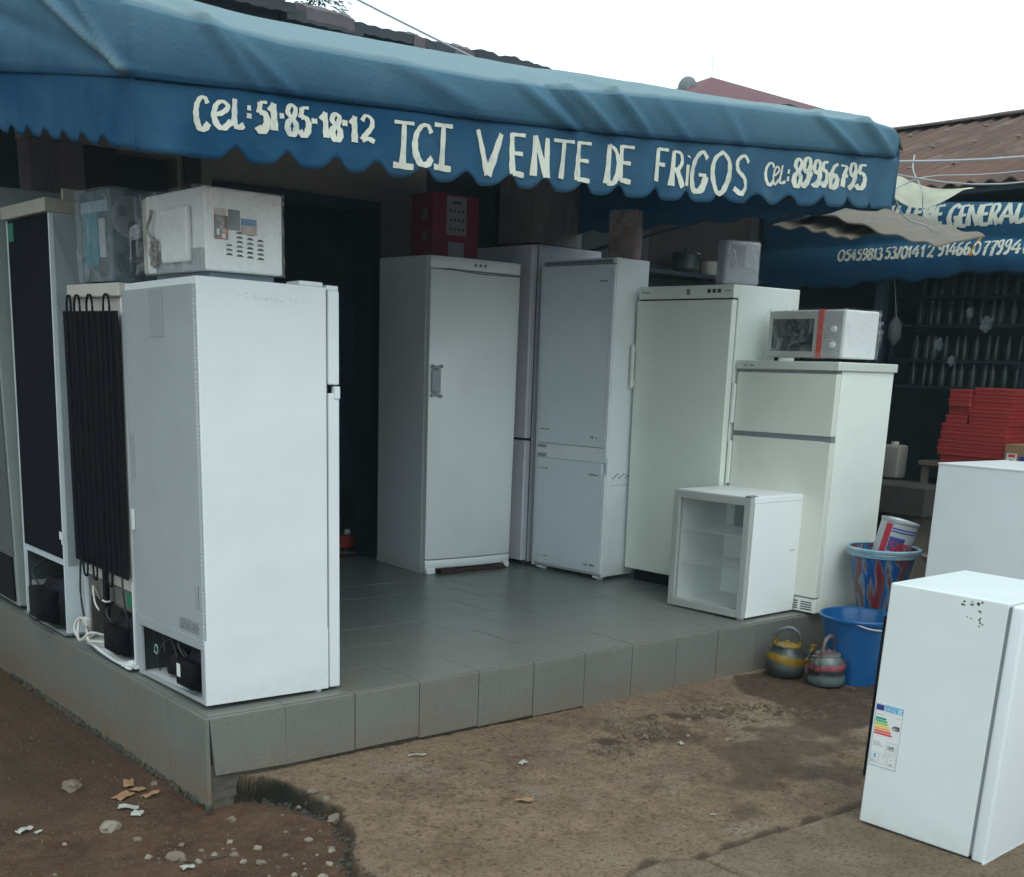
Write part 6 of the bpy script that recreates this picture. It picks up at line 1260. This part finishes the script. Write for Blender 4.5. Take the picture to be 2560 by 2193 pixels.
# fine gravel and crumbs nobody could count
V = []; F = []
for k in range(9000):
    if k < 5200: x, y = rr.uniform(-.95, .3), rr.uniform(-1.3, 1.6)
    else: x, y = rr.uniform(.1, 3.6), rr.uniform(-1.5, -.02)
    if x > -.02 and y > -.03: continue
    if x < .4 and -.02 < x-lerp(EDGE, y) < .01: continue
    if k >= 5200 and rr.random() < .55 and fbm(x, y, 3, 3) < .05: continue
    r = rr.uniform(.0010, .0034) if rr.random() < .9 else rr.uniform(.003, .0055)
    z = gz(x, y)+r*.3; b0 = len(V); a = rr.uniform(0, 6)
    q = [(math.cos(a+i*2.09)*r*rr.uniform(.7, 1.3), math.sin(a+i*2.09)*r*rr.uniform(.7, 1.3)) for i in range(3)]
    V += [(x+p[0], y+p[1], z-r*.5) for p in q]+[(x+rr.uniform(-.3, .3)*r, y+rr.uniform(-.3, .3)*r, z+r*.8)]
    F += [(b0, b0+1, b0+3), (b0+1, b0+2, b0+3), (b0+2, b0, b0+3)]
o = mk('gravel', [(V, F)], m_gravel, None, kind='stuff'); o['label'] = 'fine gravel and crumbs scattered over the dirt'
# broken flakes of concrete along the rough strip
V = []; F = []
for k in range(1500):
    x = rr.uniform(1.45, 3.5); yc = -.42-.16*(x-1.9)-.1*math.sin(x*5); y = yc+rr.gauss(0, .085)
    if y > -.03 or fbm(x, y, 31, 4, 3) < .04: continue
    r = rr.uniform(.003, .011) if rr.random() < .85 else rr.uniform(.012, .024)
    b0 = len(V); a = rr.uniform(0, 6); nn = rr.choice((4, 5)); z = gz(x, y)+.001; hh = r*rr.uniform(.2, .5)
    ring = [(math.cos(a+i*2*math.pi/nn)*r*rr.uniform(.6, 1.2), math.sin(a+i*2*math.pi/nn)*r*rr.uniform(.6, 1.2)) for i in range(nn)]
    tx_, ty_ = rr.uniform(-.3, .3), rr.uniform(-.3, .3)
    V += [(x+p[0], y+p[1], z-r*.3) for p in ring]+[(x+p[0]*.85, y+p[1]*.85, z+hh+p[0]*tx_+p[1]*ty_) for p in ring]
    F += [(b0+i, b0+(i+1) % nn, b0+nn+(i+1) % nn, b0+nn+i) for i in range(nn)]+[tuple(b0+nn+i for i in range(nn))]
o = mk('concrete_flakes', [(V, F)], mat('concrete flakes', (.17, .118, .076), .9, .5, 30, col2=(.09, .062, .042), bump=.4), None, kind='stuff'); o['label'] = 'broken concrete flakes in a rough strip across the yard'
# paper, cardboard, plastic scraps
def scrap(name, x, y, w, l, rot, m_, lab, seed, curl=.006):
    pcs = slab(grid(lambda u, v: ((u-.5)*w*(1+.25*nz(v*3, seed, 0)), (v-.5)*l*(1+.3*nz(u*3, seed, 2)), .006+curl*abs(nz(u*1.3, v*1.3, seed))*2.2), 8, 6), (0, 0, -.0012))
    o = mk(name, [pcs], m_, None, smooth=False); o.location = (x, y, gz(x, y)+.002); o.rotation_euler = (rr.uniform(-.1, .1), rr.uniform(-.1, .1), rot); tag(o, lab, 'litter'); return o
SCR = [(-0.216, 0.282, 0.055, 0.03, 0.5, 0, 'leftmost torn piece of brown cardboard on the dirt'), (-0.151, 0.388, 0.05, 0.025, 1.2, 0, 'topmost torn piece of brown cardboard'), (-0.142, 0.318, 0.03, 0.03, 2.0, 0, 'middle torn piece of brown cardboard'), (-0.124, 0.244, 0.045, 0.02, 0.2, 0, 'rightmost torn piece of brown cardboard'), (-0.245, 0.158, 0.065, 0.025, -0.5, 1, 'crumpled pale paper strip'), (-0.241, 0.087, 0.035, 0.035, 0.8, 1, 'folded end of pale paper beside the strip'), (-0.619, 0.145, 0.05, 0.025, 0.3, 1, 'crumpled silver wrapper at left'), (-0.585, 0.107, 0.025, 0.012, 0.3, 2, 'tiny white chip right of the silver wrapper'), (-0.317, -0.496, 0.04, 0.02, 0.1, 1, 'bluish plastic bit at the bottom edge'), (0.817, -0.16, 0.06, 0.012, -0.5, 1, 'silvery foil scrap on the concrete by the platform'), (0.848, -0.789, 0.04, 0.018, -0.9, 0, 'tan leaf-like scrap in the middle of the concrete'), (1.351, -1.251, 0.018, 0.006, -0.8, 2, 'white cigarette end in the damp patch'), (1.835, -0.649, 0.02, 0.02, 0, 2, 'whitish lump at the edge of the damp patch'), (1.113, -0.469, 0.035, 0.018, 0.2, 1, 'shiny scrap in the small pothole')]
for k, (x, y, w, l, rot, mi, lab) in enumerate(SCR):
    scrap('scrap', x, y, w*(1.5 if mi == 0 else 1.1), l*(1.5 if mi == 0 else 1.1), rot, (m_card, m_paper, m_paper)[mi], lab, k+3)
# root or cable shard lying by the corner
tag(mk('twig', [tube([(-.30, -.44, gz(-.30, -.44)+.006), (-.22, -.47, gz(-.22, -.47)+.008), (-.16, -.49, gz(-.16, -.49)+.006)], .003, 6)], m_trunk), 'thin brown twig lying on the dirt left of the broken edge', 'twig')
# broken rubble of the slab edge
rr = random.Random(31); k = 0
V = []; F = []
for q in range(170):
    y = rr.uniform(-1.02, .0); x = lerp(EDGE, y)+rr.gauss(-.026, .016); r = rr.uniform(.002, .009)*(2 if rr.random() < .12 else 1); b0 = len(V)
    z = gz(x, y)+r*.2
    bm = bmesh.new(); bmesh.ops.create_icosphere(bm, subdivisions=1, radius=r)
    for v in bm.verts: v.co = v.co*(1+.4*noise.noise(v.co*80+Vector((q, 0, 0))))+Vector((x, y, z))
    v_, f_ = from_bm(bm); V += v_; F += [tuple(i+b0 for i in p) for p in f_]
for q in range(220):
    y = rr.uniform(-.02, 2.2); x = -.015+rr.gauss(0, .006); r = rr.uniform(.006, .018); b0 = len(V)
    bm = bmesh.new(); bmesh.ops.create_icosphere(bm, subdivisions=1, radius=r)
    for v in bm.verts: v.co = v.co*(1+.4*noise.noise(v.co*80+Vector((q, 3, 0))))+Vector((x, y, -.350+rr.random()*.01))
    v_, f_ = from_bm(bm); V += v_; F += [tuple(i+b0 for i in p) for p in f_]
o = mk('rubble', [(V, F)], m_moss, None, kind='stuff'); o['label'] = 'mossy broken rubble along the cracked slab edge and platform foot'

# ------------------------------------------------------------------ thin haze volume, added to lift the dark tones like lens glare
hm = bpy.data.materials.new('haze'); hm.use_nodes = True; hn = hm.node_tree.nodes; hn.clear()
ho_ = hn.new('ShaderNodeOutputMaterial'); hv = hn.new('ShaderNodeVolumePrincipled'); hv.inputs['Color'].default_value = (.66, .92, 1, 1); hv.inputs['Density'].default_value = .0016; hv.inputs['Anisotropy'].default_value = .2
hm.node_tree.links.new(hv.outputs[0], ho_.inputs['Volume'])
ho2 = mk('haze', [box(-12, 52, -9, 42, -1.35, 14.5)], hm, None, kind='stuff'); ho2['label'] = 'thin haze added to lift the dark tones like lens glare'
S.cycles.volume_bounces = 1; S.cycles.volume_step_rate = 10
